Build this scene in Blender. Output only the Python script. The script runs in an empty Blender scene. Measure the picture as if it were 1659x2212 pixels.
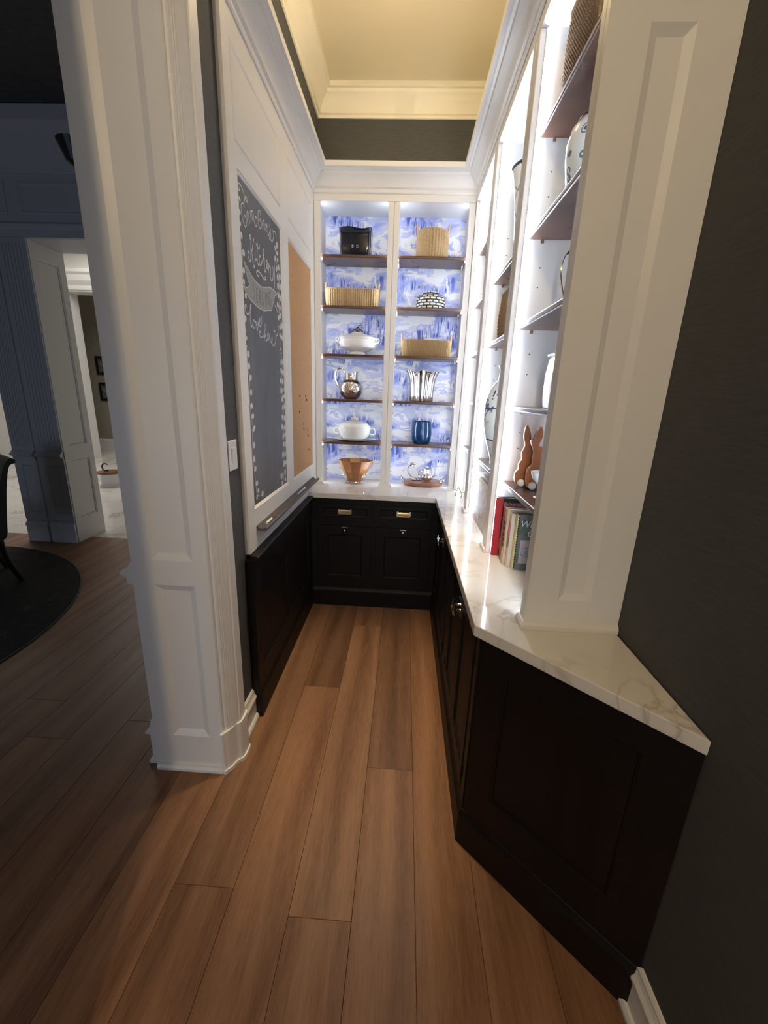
import bpy, bmesh, math, random
from mathutils import Matrix, Vector
random.seed(7)
scn = bpy.context.scene
COL = scn.collection

# ------------------------------------------------------------------ camera
CAM_H = 1.62
def cam_axes(yaw, pitch, roll):
    cy, sy, cp, sp, cr, sr = math.cos(yaw), math.sin(yaw), math.cos(pitch), math.sin(pitch), math.cos(roll), math.sin(roll)
    f = Vector((sy*cp, cy*cp, sp)); r0 = Vector((cy, -sy, 0)); u0 = r0.cross(f)
    r = cr*r0 + sr*u0; u = r.cross(f)
    return r, u, f
_r, _u, _f = cam_axes(-0.0406676, -0.2757864, 0.0352333)
cd = bpy.data.cameras.new('camera'); cam = bpy.data.objects.new('camera', cd); COL.objects.link(cam)
cam.matrix_world = Matrix(((_r.x, _u.x, -_f.x, 0), (_r.y, _u.y, -_f.y, 0), (_r.z, _u.z, -_f.z, CAM_H), (0, 0, 0, 1)))
cd.sensor_fit = 'HORIZONTAL'; cd.sensor_width = 36.0; cd.lens = 898.4/1659*36.0
cd.clip_start = 0.02; cd.clip_end = 60
scn.camera = cam

# ------------------------------------------------------------------ world, big lights, exposure
vs = scn.view_settings
vs.view_transform = 'Standard'; vs.look = 'None'; vs.gamma = 1.0; vs.use_curve_mapping = False
vs.exposure = 0.47
wd = bpy.data.worlds.new('world'); scn.world = wd; wd.use_nodes = True
wd.node_tree.nodes['Background'].inputs[0].default_value = (0.55, 0.68, 1.0, 1)
wd.node_tree.nodes['Background'].inputs[1].default_value = 0.02
def lamp(name, kind, loc, energy, color, target=None, size=None, size_y=None, radius=None, spot=None, blend=0.5):
    d = bpy.data.lights.new(name, kind); o = bpy.data.objects.new(name, d); COL.objects.link(o)
    o.location = loc; d.energy = energy; d.color = color
    if kind == 'AREA':
        d.shape = 'RECTANGLE'; d.size = size; d.size_y = size_y or size
    if radius is not None and kind != 'AREA': d.shadow_soft_size = radius
    if spot: d.spot_size = math.radians(spot); d.spot_blend = blend
    if target is not None:
        o.rotation_euler = (Vector(target)-Vector(loc)).to_track_quat('-Z', 'Y').to_euler()
    return o
WARM = (1.0, 0.74, 0.40)
HALLC = (1.0, 0.76, 0.46)
# daylight through the dining-room window behind and left of the camera
lamp('window_daylight', 'AREA', (-2.7, -2.7, 1.05), 15, (0.60, 0.75, 1.0), target=(-1.6, 1.5, 0.7), size=1.7, size_y=1.5)
# added cool fill, low behind the camera, set in a made-up unseen door
lamp('added_low_fill', 'AREA', (-0.1, -2.56, 0.75), 9, (0.75, 0.86, 1.0), target=(-0.1, 1.2, 0.55), size=0.9, size_y=1.2)
# marble hall beyond the dining room: its ceiling light
lamp('hall_ceiling_glow', 'AREA', (-5.2, 7.0, 4.2), 75, (1.0, 0.95, 0.88), target=(-5.2, 7.0, 0), size=3.0, size_y=3.0)
LED_E, PANTRY_E, HALL_E, UP_E = 23.5, 5.0, 59.0, 14.2

# ------------------------------------------------------------------ mesh helpers
ORG = {}
class MB:
    def __init__(s): s.v = []; s.f = []
    def add(s, vs, fs):
        o = len(s.v); s.v += [tuple(v) for v in vs]; s.f += [tuple(i+o for i in f) for f in fs]; return s
    def box(s, x0, x1, y0, y1, z0, z1):
        return s.add([(x0,y0,z0),(x1,y0,z0),(x1,y1,z0),(x0,y1,z0),(x0,y0,z1),(x1,y0,z1),(x1,y1,z1),(x0,y1,z1)],
                     [(0,3,2,1),(4,5,6,7),(0,1,5,4),(1,2,6,5),(2,3,7,6),(3,0,4,7)])
    def prism(s, poly, axis, a, b):
        n = len(poly)
        def P(p, t):
            if axis == 'z': return (p[0], p[1], t)
            if axis == 'y': return (p[0], t, p[1])
            return (t, p[0], p[1])
        vs_ = [P(p, a) for p in poly]+[P(p, b) for p in poly]
        fs = [tuple(range(n))[::-1], tuple(range(n, 2*n))]+[(i, (i+1) % n, n+(i+1) % n, n+i) for i in range(n)]
        return s.add(vs_, fs)
    def lathe(s, prof, seg=32, c=(0,0,0), sx=1, sy=1, rf=None, zf=None, cap=True):
        vs_ = []; fs = []; n = len(prof)
        for j in range(seg):
            a = 2*math.pi*j/seg
            for i, (r, z) in enumerate(prof):
                rr = r*(rf(a, i/(n-1), z) if rf else 1)
                zz = z+(zf(a, i/(n-1)) if zf else 0)
                vs_.append((c[0]+rr*math.cos(a)*sx, c[1]+rr*math.sin(a)*sy, c[2]+zz))
        for j in range(seg):
            k = (j+1) % seg
            for i in range(n-1): fs.append((j*n+i, k*n+i, k*n+i+1, j*n+i+1))
        if cap and prof[0][0] > 1e-4: fs.append(tuple(j*n for j in range(seg))[::-1])
        if cap and prof[-1][0] > 1e-4: fs.append(tuple(j*n+n-1 for j in range(seg)))
        return s.add(vs_, fs)
    def tube(s, pts, r, seg=8, closed=False):
        P = [Vector(p) for p in pts]; n = len(P); vs_ = []; fs = []
        R = r if isinstance(r, (list, tuple)) else [r]*n
        up = None
        for i in range(n):
            t = ((P[(i+1) % n] if (closed or i < n-1) else P[i])-(P[i-1] if (closed or i > 0) else P[i]))
            t = t.normalized() if t.length > 1e-9 else Vector((0,0,1))
            if up is None: up = t.orthogonal().normalized()
            up = (up-t*up.dot(t)); up = up.normalized() if up.length > 1e-6 else t.orthogonal().normalized()
            w = t.cross(up)
            for j in range(seg):
                a = 2*math.pi*j/seg; vs_.append(P[i]+(up*math.cos(a)+w*math.sin(a))*R[i])
        m = n if closed else n-1
        for i in range(m):
            k = (i+1) % n
            for j in range(seg): fs.append((i*seg+j, i*seg+(j+1) % seg, k*seg+(j+1) % seg, k*seg+j))
        if not closed: fs += [tuple(range(seg))[::-1], tuple(range((n-1)*seg, n*seg))]
        return s.add(vs_, fs)
    def sphere(s, c, r, seg=16, sz=1.0, sx=1.0, sy=1.0):
        n = seg//2
        return s.lathe([(r*math.sin(math.pi*i/n), -r*sz*math.cos(math.pi*i/n)) for i in range(n+1)], seg, c, sx, sy, cap=False)
    def sweep(s, path, prof, closed=False, mitre0=0):
        """prof (out, up) swept along a plan path; 'out' is to the right of travel"""
        n = len(path); vs_ = []; fs = []; m = len(prof)
        z0 = path[0][2] if len(path[0]) > 2 else 0
        for i in range(n):
            def d(a, b):
                v = Vector((path[b][0]-path[a][0], path[b][1]-path[a][1])); return v.normalized()
            ds = []
            if i > 0 or closed: ds.append(d(i-1, i))
            if i < n-1 or closed: ds.append(d(i, (i+1) % n))
            ns = [Vector((q.y, -q.x)) for q in ds]
            if len(ns) == 2:
                b = (ns[0]+ns[1]); b = b/ max(1e-6, (1+ns[0].dot(ns[1])))
            else: b = ns[0]
            for (o, u) in prof: vs_.append((path[i][0]+b.x*o, path[i][1]+b.y*o+(mitre0*o if i == 0 else 0), z0+u))
        for i in range(n if closed else n-1):
            k = (i+1) % n
            for j in range(m): fs.append((i*m+j, i*m+(j+1) % m, k*m+(j+1) % m, k*m+j))
        if not closed: fs += [tuple(range(m)), tuple(range((n-1)*m, n*m))[::-1]]
        return s.add(vs_, fs)
    def xf(s, M):
        s.v = [tuple(M @ Vector(v)) for v in s.v]; return s
    def build(s, name, mat, parent=None, smooth=False, bevel=0, keep=False, ang=35, seg=2):
        xs = [v[0] for v in s.v]; ys = [v[1] for v in s.v]; zs = [v[2] for v in s.v]
        c = Vector(((min(xs)+max(xs))/2, (min(ys)+max(ys))/2, min(zs)))
        me = bpy.data.meshes.new(name)
        me.from_pydata([(v[0]-c.x, v[1]-c.y, v[2]-c.z) for v in s.v], [], s.f)
        if not keep:
            b = bmesh.new(); b.from_mesh(me); bmesh.ops.recalc_face_normals(b, faces=b.faces); b.to_mesh(me); b.free()
        if mat is not None: me.materials.append(mat)
        o = bpy.data.objects.new(name, me); COL.objects.link(o)
        if parent is not None:
            o.parent = parent; o.location = c-ORG[parent.name]
        else: o.location = c
        ORG[o.name] = c
        if bevel:
            md = o.modifiers.new('bevel', 'BEVEL'); md.width = bevel; md.segments = seg; md.limit_method = 'ANGLE'; md.angle_limit = math.radians(40)
        if smooth:
            me.shade_smooth()
            me.set_sharp_from_angle(angle=math.radians(ang))
        return o
def tag(o, label=None, cat=None, group=None, kind=None):
    if label: o['label'] = label
    if cat: o['category'] = cat
    if group: o['group'] = group
    if kind: o['kind'] = kind
    return o
def thing(name, loc, label, cat, group=None, kind=None):
    o = bpy.data.objects.new(name, None); COL.objects.link(o); o.location = loc; o.empty_display_size = 0.05
    ORG[o.name] = Vector(loc)
    return tag(o, label, cat, group, kind)
def struct(name, loc, label=None):
    return thing(name, loc, label, None, kind='structure')
def sx(o, label=None): return tag(o, label, kind='structure')
def box(x0, x1, y0, y1, z0, z1): return MB().box(x0, x1, y0, y1, z0, z1)
def copy_tree(o, loc=None, parent=None):
    c = o.copy(); COL.objects.link(c); c.parent = parent
    if loc is not None: c.location = loc
    for ch in o.children: copy_tree(ch, None, c)
    return c
def crom(pts, k=5, closed=False):
    n = len(pts); out = []
    if n < 3 and not closed: return pts
    for i in range(n if closed else n-1):
        p1, p2 = pts[i], pts[(i+1) % n]
        p0 = pts[i-1] if (closed or i > 0) else p1
        p3 = pts[(i+2) % n] if (closed or i < n-2) else p2
        for j in range(k):
            t = j/k
            out.append(tuple(0.5*((2*b)+(-a+c)*t+(2*a-5*b+4*c-d)*t*t+(-a+3*b-3*c+d)*t**3) for a, b, c, d in zip(p0, p1, p2, p3)))
    if not closed: out.append(tuple(pts[-1]))
    return out
def board(name, o, U, V, N, w, h, holes, th, mat, parent, bw=0.012, dep=0.01, panel_mat=None, panel_name='panel', panels=True, plain=False):
    """framed board w x h in the (U,V) plane at o facing N; holes [(u0,u1,v0,v1)] get sloped edges and a set-back panel each"""
    o, U, V, N = Vector(o), Vector(U), Vector(V), Vector(N)
    T = lambda u, v, n: o+U*u+V*v+N*n
    us = sorted({0, w, *[x for q in holes for x in q[:2]]}); vv = sorted({0, h, *[x for q in holes for x in q[2:]]})
    m = MB()
    def inhole(u, v): return any(q[0] < u < q[1] and q[2] < v < q[3] for q in holes)
    for a, b in zip(us, us[1:]):
        for c, d in zip(vv, vv[1:]):
            if not inhole((a+b)/2, (c+d)/2): m.add([T(a,c,0), T(b,c,0), T(b,d,0), T(a,d,0)], [(0,1,2,3)])
    for (a, b, c, d) in holes:
        A = [(a,c),(b,c),(b,d),(a,d)]; B = [(a+bw,c+bw),(b-bw,c+bw),(b-bw,d-bw),(a+bw,d-bw)]
        st = [(0, 0.0), (1.0, 1.0)] if plain else [(0, 0.0), (0.25, 0.0), (0.3, 0.35), (0.75, 0.6), (0.8, 1.0), (1.0, 1.0)]
        rings = []
        for f, g in st:
            rings.append([T(p[0]+(q[0]-p[0])*f, p[1]+(q[1]-p[1])*f, -dep*g) for p, q in zip(A, B)])
        for r0, r1 in zip(rings, rings[1:]):
            for i in range(4):
                k = (i+1) % 4; m.add([r0[i], r0[k], r1[k], r1[i]], [(0,1,2,3)])
        r = rings[-1]; r2 = [p-N*0.004 for p in r]
        for i in range(4):
            k = (i+1) % 4; m.add([r[i], r[k], r2[k], r2[i]], [(0,1,2,3)])
    for (p, q) in (((0,0),(w,0)), ((w,0),(w,h)), ((w,h),(0,h)), ((0,h),(0,0))):
        m.add([T(*p,0), T(*p,-th), T(*q,-th), T(*q,0)], [(0,1,2,3)])
    m.add([T(0,0,-th), T(0,h,-th), T(w,h,-th), T(w,0,-th)], [(0,1,2,3)])
    ob = m.build(name, mat, parent)
    if panels:
        for (a, b, c, d) in holes:
            pm = MB(); e = bw*0.9
            q = [T(a+e,c+e,-dep), T(b-e,c+e,-dep), T(b-e,d-e,-dep), T(a+e,d-e,-dep)]
            pm.add(q+[p-N*min(0.006, th*0.3) for p in q], [(0,1,2,3),(7,6,5,4),(0,4,5,1),(1,5,6,2),(2,6,7,3),(3,7,4,0)])
            pm.build(panel_name, panel_mat or mat, ob)
    return ob

# ------------------------------------------------------------------ materials
def nmat(name, col=(0.8,0.8,0.8), rough=0.5, metal=0.0, **kw):
    m = bpy.data.materials.new(name); m.use_nodes = True
    b = m.node_tree.nodes['Principled BSDF']
    b.inputs['Base Color'].default_value = (*col, 1); b.inputs['Roughness'].default_value = rough; b.inputs['Metallic'].default_value = metal
    for k, v in kw.items():
        b.inputs[k.replace('_', ' ')].default_value = v
    return m
def N(m, t, **kw):
    n = m.node_tree.nodes.new(t)
    for k, v in kw.items(): setattr(n, k, v)
    return n
def L(m, a, b): m.node_tree.links.new(a, b)
def coords(m, kind='Object', scale=(1,1,1), rand=False):
    tc = N(m, 'ShaderNodeTexCoord'); mp = N(m, 'ShaderNodeMapping'); mp.inputs['Scale'].default_value = scale
    src = tc.outputs[kind]
    if rand:
        oi = N(m, 'ShaderNodeObjectInfo'); mu = N(m, 'ShaderNodeMath', operation='MULTIPLY'); mu.inputs[1].default_value = 37.0
        L(m, oi.outputs['Random'], mu.inputs[0])
        ad = N(m, 'ShaderNodeVectorMath', operation='ADD'); L(m, src, ad.inputs[0]); L(m, mu.outputs[0], ad.inputs[1]); src = ad.outputs[0]
    L(m, src, mp.inputs['Vector']); return mp.outputs[0]
def noise(m, vec, scale, detail=4, rough=0.5, dist=0.0):
    n = N(m, 'ShaderNodeTexNoise'); n.inputs['Scale'].default_value = scale; n.inputs['Detail'].default_value = detail
    n.inputs['Roughness'].default_value = rough; n.inputs['Distortion'].default_value = dist
    L(m, vec, n.inputs['Vector']); return n.outputs['Fac']
def ramp(m, fac, stops, interp='LINEAR'):
    r = N(m, 'ShaderNodeValToRGB'); r.color_ramp.interpolation = interp
    e = r.color_ramp.elements
    while len(e) < len(stops): e.new(0.5)
    for q, (p, c) in zip(e, stops): q.position = p; q.color = (*c, 1) if len(c) == 3 else c
    L(m, fac, r.inputs[0]); return r.outputs[0]
def mixc(m, fac, a, b, mode='MIX'):
    n = N(m, 'ShaderNodeMix', data_type='RGBA', blend_type=mode)
    if isinstance(fac, (int, float)): n.inputs[0].default_value = fac
    else: L(m, fac, n.inputs[0])
    for i, x in ((6, a), (7, b)):
        if isinstance(x, tuple): n.inputs[i].default_value = (*x, 1)
        else: L(m, x, n.inputs[i])
    return n.outputs[2]
def setc(m, out, inp='Base Color'): L(m, out, m.node_tree.nodes['Principled BSDF'].inputs[inp])
def bump(m, h, strength=0.2, dist=0.01):
    b = N(m, 'ShaderNodeBump'); b.inputs['Strength'].default_value = strength; b.inputs['Distance'].default_value = dist
    L(m, h, b.inputs['Height']); setc(m, b.outputs[0], 'Normal')
def emit(name, col, strength):
    m = nmat(name, (0.9,0.9,0.9)); b = m.node_tree.nodes['Principled BSDF']
    b.inputs['Emission Color'].default_value = (*col, 1); b.inputs['Emission Strength'].default_value = strength; return m
def wood(name, c0, c1, c2, rough=0.4, scale=(1,0.1,1), ns=14, objcol=False, rand=True):
    m = nmat(name, c1, rough)
    v = coords(m, 'Object', scale, rand)
    a = noise(m, v, ns, 5, 0.55, 1.2)
    g = noise(m, v, ns*14, 3, 0.6, 0.2)
    w = N(m, 'ShaderNodeTexWave', wave_type='RINGS', rings_direction='Y'); w.inputs['Scale'].default_value = ns*0.22; w.inputs['Distortion'].default_value = 6.0
    w.inputs['Detail'].default_value = 3; w.inputs['Detail Scale'].default_value = 1.2; L(m, v, w.inputs['Vector'])
    col = ramp(m, a, [(0.28, c0), (0.5, c1), (0.74, c2)])
    col = mixc(m, 0.42, col, ramp(m, w.outputs['Fac'], [(0.0, c0), (0.35, c1), (1.0, c2)]))
    col = mixc(m, 0.28, col, ramp(m, g, [(0.3, c0), (0.7, c2)]))
    if objcol:
        oi = N(m, 'ShaderNodeObjectInfo'); col = mixc(m, 1.0, col, oi.outputs['Color'], 'MULTIPLY')
    setc(m, col); bump(m, g, 0.06, 0.002)
    rr = N(m, 'ShaderNodeMapRange'); rr.inputs['To Min'].default_value = rough*0.85; rr.inputs['To Max'].default_value = rough*1.2
    L(m, a, rr.inputs['Value']); setc(m, rr.outputs[0], 'Roughness')
    return m
MT = {}
MT['white'] = nmat('white_paint', (0.82, 0.815, 0.80), 0.38)
MT['inner'] = nmat('lightened_white_interior', (0.88, 0.88, 0.88), 0.4)  # same white as the frame, colour lightened so the bays look brighter lit
MT['ceil'] = nmat('tan_ceiling_paint', (0.74, 0.65, 0.47), 0.6)
MT['crown'] = nmat('cream_crown_paint', (0.84, 0.79, 0.66), 0.5)
MT['greywhite'] = nmat('cool_white_paint', (0.62, 0.64, 0.68), 0.45)
def wallpaper_dark():
    m = nmat('charcoal_grasscloth', (0.035, 0.036, 0.04), 0.75)
    v = coords(m, 'Object', (6, 6, 90)); n = noise(m, v, 3.0, 4, 0.6, 0.4)
    setc(m, ramp(m, n, [(0.3, (0.056, 0.057, 0.060)), (0.55, (0.071, 0.072, 0.075)), (0.8, (0.092, 0.092, 0.095))])); bump(m, n, 0.08, 0.001); return m
MT['dark'] = wallpaper_dark()
MT['espresso'] = wood('espresso_wood', (0.0022, 0.0017, 0.0015), (0.0038, 0.0027, 0.0024), (0.0065, 0.0043, 0.0036), 0.5, (1, 1, 0.1), 18)
MT['espresso'].node_tree.nodes['Principled BSDF'].inputs['Specular IOR Level'].default_value = 0.3
MT['walnut'] = wood('walnut_shelf', (0.035, 0.014, 0.009), (0.075, 0.03, 0.018), (0.12, 0.052, 0.03), 0.28, (1, 1, 8), 7)
MT['floor'] = wood('oak_floor', (0.115, 0.052, 0.026), (0.240, 0.120, 0.064), (0.375, 0.208, 0.118), 0.42, (1, 0.075, 1), 13, objcol=True)
MT['floor'].node_tree.nodes['Principled BSDF'].inputs['Specular IOR Level'].default_value = 0.35
def marble(name, base, vein, sc, rough):
    m = nmat(name, base, rough); tc = N(m, 'ShaderNodeNewGeometry'); v = tc.outputs['Position']
    n = noise(m, v, sc, 7, 0.55, 1.6); a = N(m, 'ShaderNodeMath', operation='SUBTRACT'); L(m, n, a.inputs[0]); a.inputs[1].default_value = 0.5
    b = N(m, 'ShaderNodeMath', operation='ABSOLUTE'); L(m, a.outputs[0], b.inputs[0])
    k = noise(m, v, sc*0.6, 3, 0.5, 0.3)
    vein_f = ramp(m, b.outputs[0], [(0.0, (1,1,1)), (0.012, (0.55,0.55,0.55)), (0.035, (0.08,0.08,0.08)), (0.12, (0,0,0))])
    mask = ramp(m, k, [(0.44, (0,0,0)), (0.62, (1,1,1))])
    f = mixc(m, 1.0, vein_f, mask, 'MULTIPLY')
    cl = ramp(m, noise(m, v, sc*0.8, 3), [(0.35, tuple(x*0.93 for x in base)), (0.65, base)])
    setc(m, mixc(m, f, cl, vein)); return m
MT['marble'] = marble('white_marble', (0.80, 0.78, 0.74), (0.46, 0.42, 0.37), 2.6, 0.07)
MT['tile'] = marble('floor_marble', (0.74, 0.72, 0.69), (0.20, 0.16, 0.12), 1.6, 0.12)
def blue_paper():
    m = nmat('blue_watercolour_wallpaper', (0.8, 0.82, 0.88), 0.6)
    v = coords(m, 'Object', (1, 1, 1)); va = coords(m, 'Object', (1.0, 1, 2.2)); vb = coords(m, 'Object', (4.6, 1, 0.8))
    white = (0.82, 0.83, 0.88); pale = (0.47, 0.52, 0.82); mid = (0.25, 0.31, 0.72); deep = (0.07, 0.11, 0.42)
    A = ramp(m, noise(m, va, 4.2, 2.0, 0.45, 0.9), [(0.49, (0,0,0)), (0.505, (0.75,0.75,0.75)), (0.53, (0.45,0.45,0.45)), (0.66, (1,1,1))])
    c = mixc(m, A, white, pale)
    B = ramp(m, noise(m, va, 6.2, 2, 0.5, 1.2), [(0.56, (0,0,0)), (0.575, (0.8,0.8,0.8)), (0.60, (0.4,0.4,0.4)), (0.75, (1,1,1))])
    c = mixc(m, B, c, mid)
    st = noise(m, vb, 7.0, 3, 0.5, 0.5); mk = noise(m, va, 3.3, 1, 0.4, 0.2)
    S = mixc(m, 1.0, ramp(m, st, [(0.47, (0,0,0)), (0.50, (0.9,0.9,0.9)), (0.58, (0.5,0.5,0.5)), (0.66, (1,1,1))]), ramp(m, mk, [(0.50, (0,0,0)), (0.57, (1,1,1))]), 'MULTIPLY')
    c = mixc(m, S, c, mid)
    S2 = mixc(m, 1.0, ramp(m, noise(m, vb, 10.0, 3, 0.5, 0.8), [(0.52, (0,0,0)), (0.56, (1,1,1))]), ramp(m, mk, [(0.545, (0,0,0)), (0.60, (1,1,1))]), 'MULTIPLY')
    c = mixc(m, S2, c, deep); setc(m, c); return m
MT['blue'] = blue_paper()
def chalk_mat():
    m = nmat('chalkboard_slate', (0.045, 0.047, 0.05), 0.42)
    v = coords(m, 'Object', (1, 1, 0.45)); n = noise(m, v, 6, 4, 0.6, 0.6)
    setc(m, ramp(m, n, [(0.3, (0.056, 0.059, 0.066)), (0.7, (0.105, 0.110, 0.122))])); return m
MT['slate'] = chalk_mat()
MT['chalk'] = nmat('white_chalk', (0.72, 0.72, 0.71), 0.9)
MT['chalkgrey'] = nmat('smudged_chalk', (0.36, 0.36, 0.345), 0.9)
MT['chalkdim'] = nmat('faint_chalk', (0.16, 0.165, 0.175), 0.9)
def cork():
    m = nmat('cork', (0.42, 0.23, 0.11), 0.85); v = coords(m, 'Object')
    n = noise(m, v, 120, 4, 0.7); setc(m, ramp(m, n, [(0.3, (0.40, 0.215, 0.10)), (0.7, (0.54, 0.315, 0.155))])); bump(m, n, 0.1, 0.001); return m
MT['cork'] = cork()
MT['greywood'] = wood('weathered_grey_wood', (0.045, 0.038, 0.038), (0.085, 0.072, 0.07), (0.14, 0.125, 0.12), 0.5, (1, 0.08, 1), 20)
MT['nickel'] = nmat('polished_nickel', (0.80, 0.78, 0.75), 0.12, 1.0)
MT['silver'] = nmat('polished_silver', (0.78, 0.76, 0.74), 0.13, 1.0)
MT['nickel_gold'] = nmat('nickel_with_gold_reflection', (0.86, 0.76, 0.55), 0.16, 1.0)  # polished nickel with its gold reflection put into the base colour
MT['ceramic'] = nmat('white_ceramic', (0.80, 0.81, 0.79), 0.12)
MT['led'] = emit('led_white', (0.80, 0.88, 1.0), LED_E)
MT['led2'] = emit('led_white_bright', (0.82, 0.89, 1.0), LED_E*3.2)
MT['uplight'] = emit('warm_uplight', (1.0, 0.80, 0.45), UP_E)
MT['lampglass'] = emit('warm_lamp_glass', WARM, 8.0)
def rope(name, c0, c1):
    m = nmat(name, c1, 0.75); v = coords(m, 'Object'); n = noise(m, v, 160, 3, 0.6)
    k = noise(m, v, 12, 2); col = ramp(m, n, [(0.3, c0), (0.7, c1)]); col = mixc(m, 0.25, col, ramp(m, k, [(0.3, c0), (0.7, c1)])); setc(m, col); bump(m, n, 0.5, 0.003); return m
MT['rope'] = rope('seagrass_rope', (0.27, 0.17, 0.075), (0.54, 0.40, 0.22))
MT['rope2'] = rope('jute_weave', (0.22, 0.135, 0.06), (0.42, 0.28, 0.13))
MT['rope3'] = rope('brown_wicker', (0.16, 0.085, 0.03), (0.36, 0.21, 0.085))
MT['black'] = nmat('black', (0.008, 0.008, 0.009), 0.4)
MT['plastic'] = nmat('white_plastic', (0.82, 0.82, 0.82), 0.3)

# traced outlines in metres
BUN1=[(0.5007, 1.5196), (0.4923, 1.4965), (0.4921, 1.4688), (0.5006, 1.4366), (0.4904, 1.408), (0.4929, 1.3797), (0.4837, 1.3602), (0.4849, 1.3386), (0.4741, 1.3237), (0.4729, 1.3018), (0.4821, 1.2752), (0.5202, 1.2696), (0.5481, 1.2708), (0.54, 1.353), (0.5327, 1.4097), (0.5221, 1.4468), (0.518, 1.4791)]
BUN2=[(0.5372, 1.519), (0.5245, 1.4989), (0.5153, 1.4676), (0.5055, 1.4641), (0.5118, 1.4429), (0.5211, 1.4164), (0.5182, 1.3936), (0.5202, 1.3709), (0.5061, 1.3473), (0.5022, 1.324), (0.5051, 1.2937), (0.5155, 1.2729), (0.548, 1.2696), (0.5845, 1.2713), (0.5916, 1.3185), (0.5791, 1.3916), (0.5574, 1.4358), (0.5375, 1.4439), (0.5475, 1.4755), (0.5472, 1.4975)]
POM1=(0.4968, 1.2811)
POM2=(0.5275, 1.2767)
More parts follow.
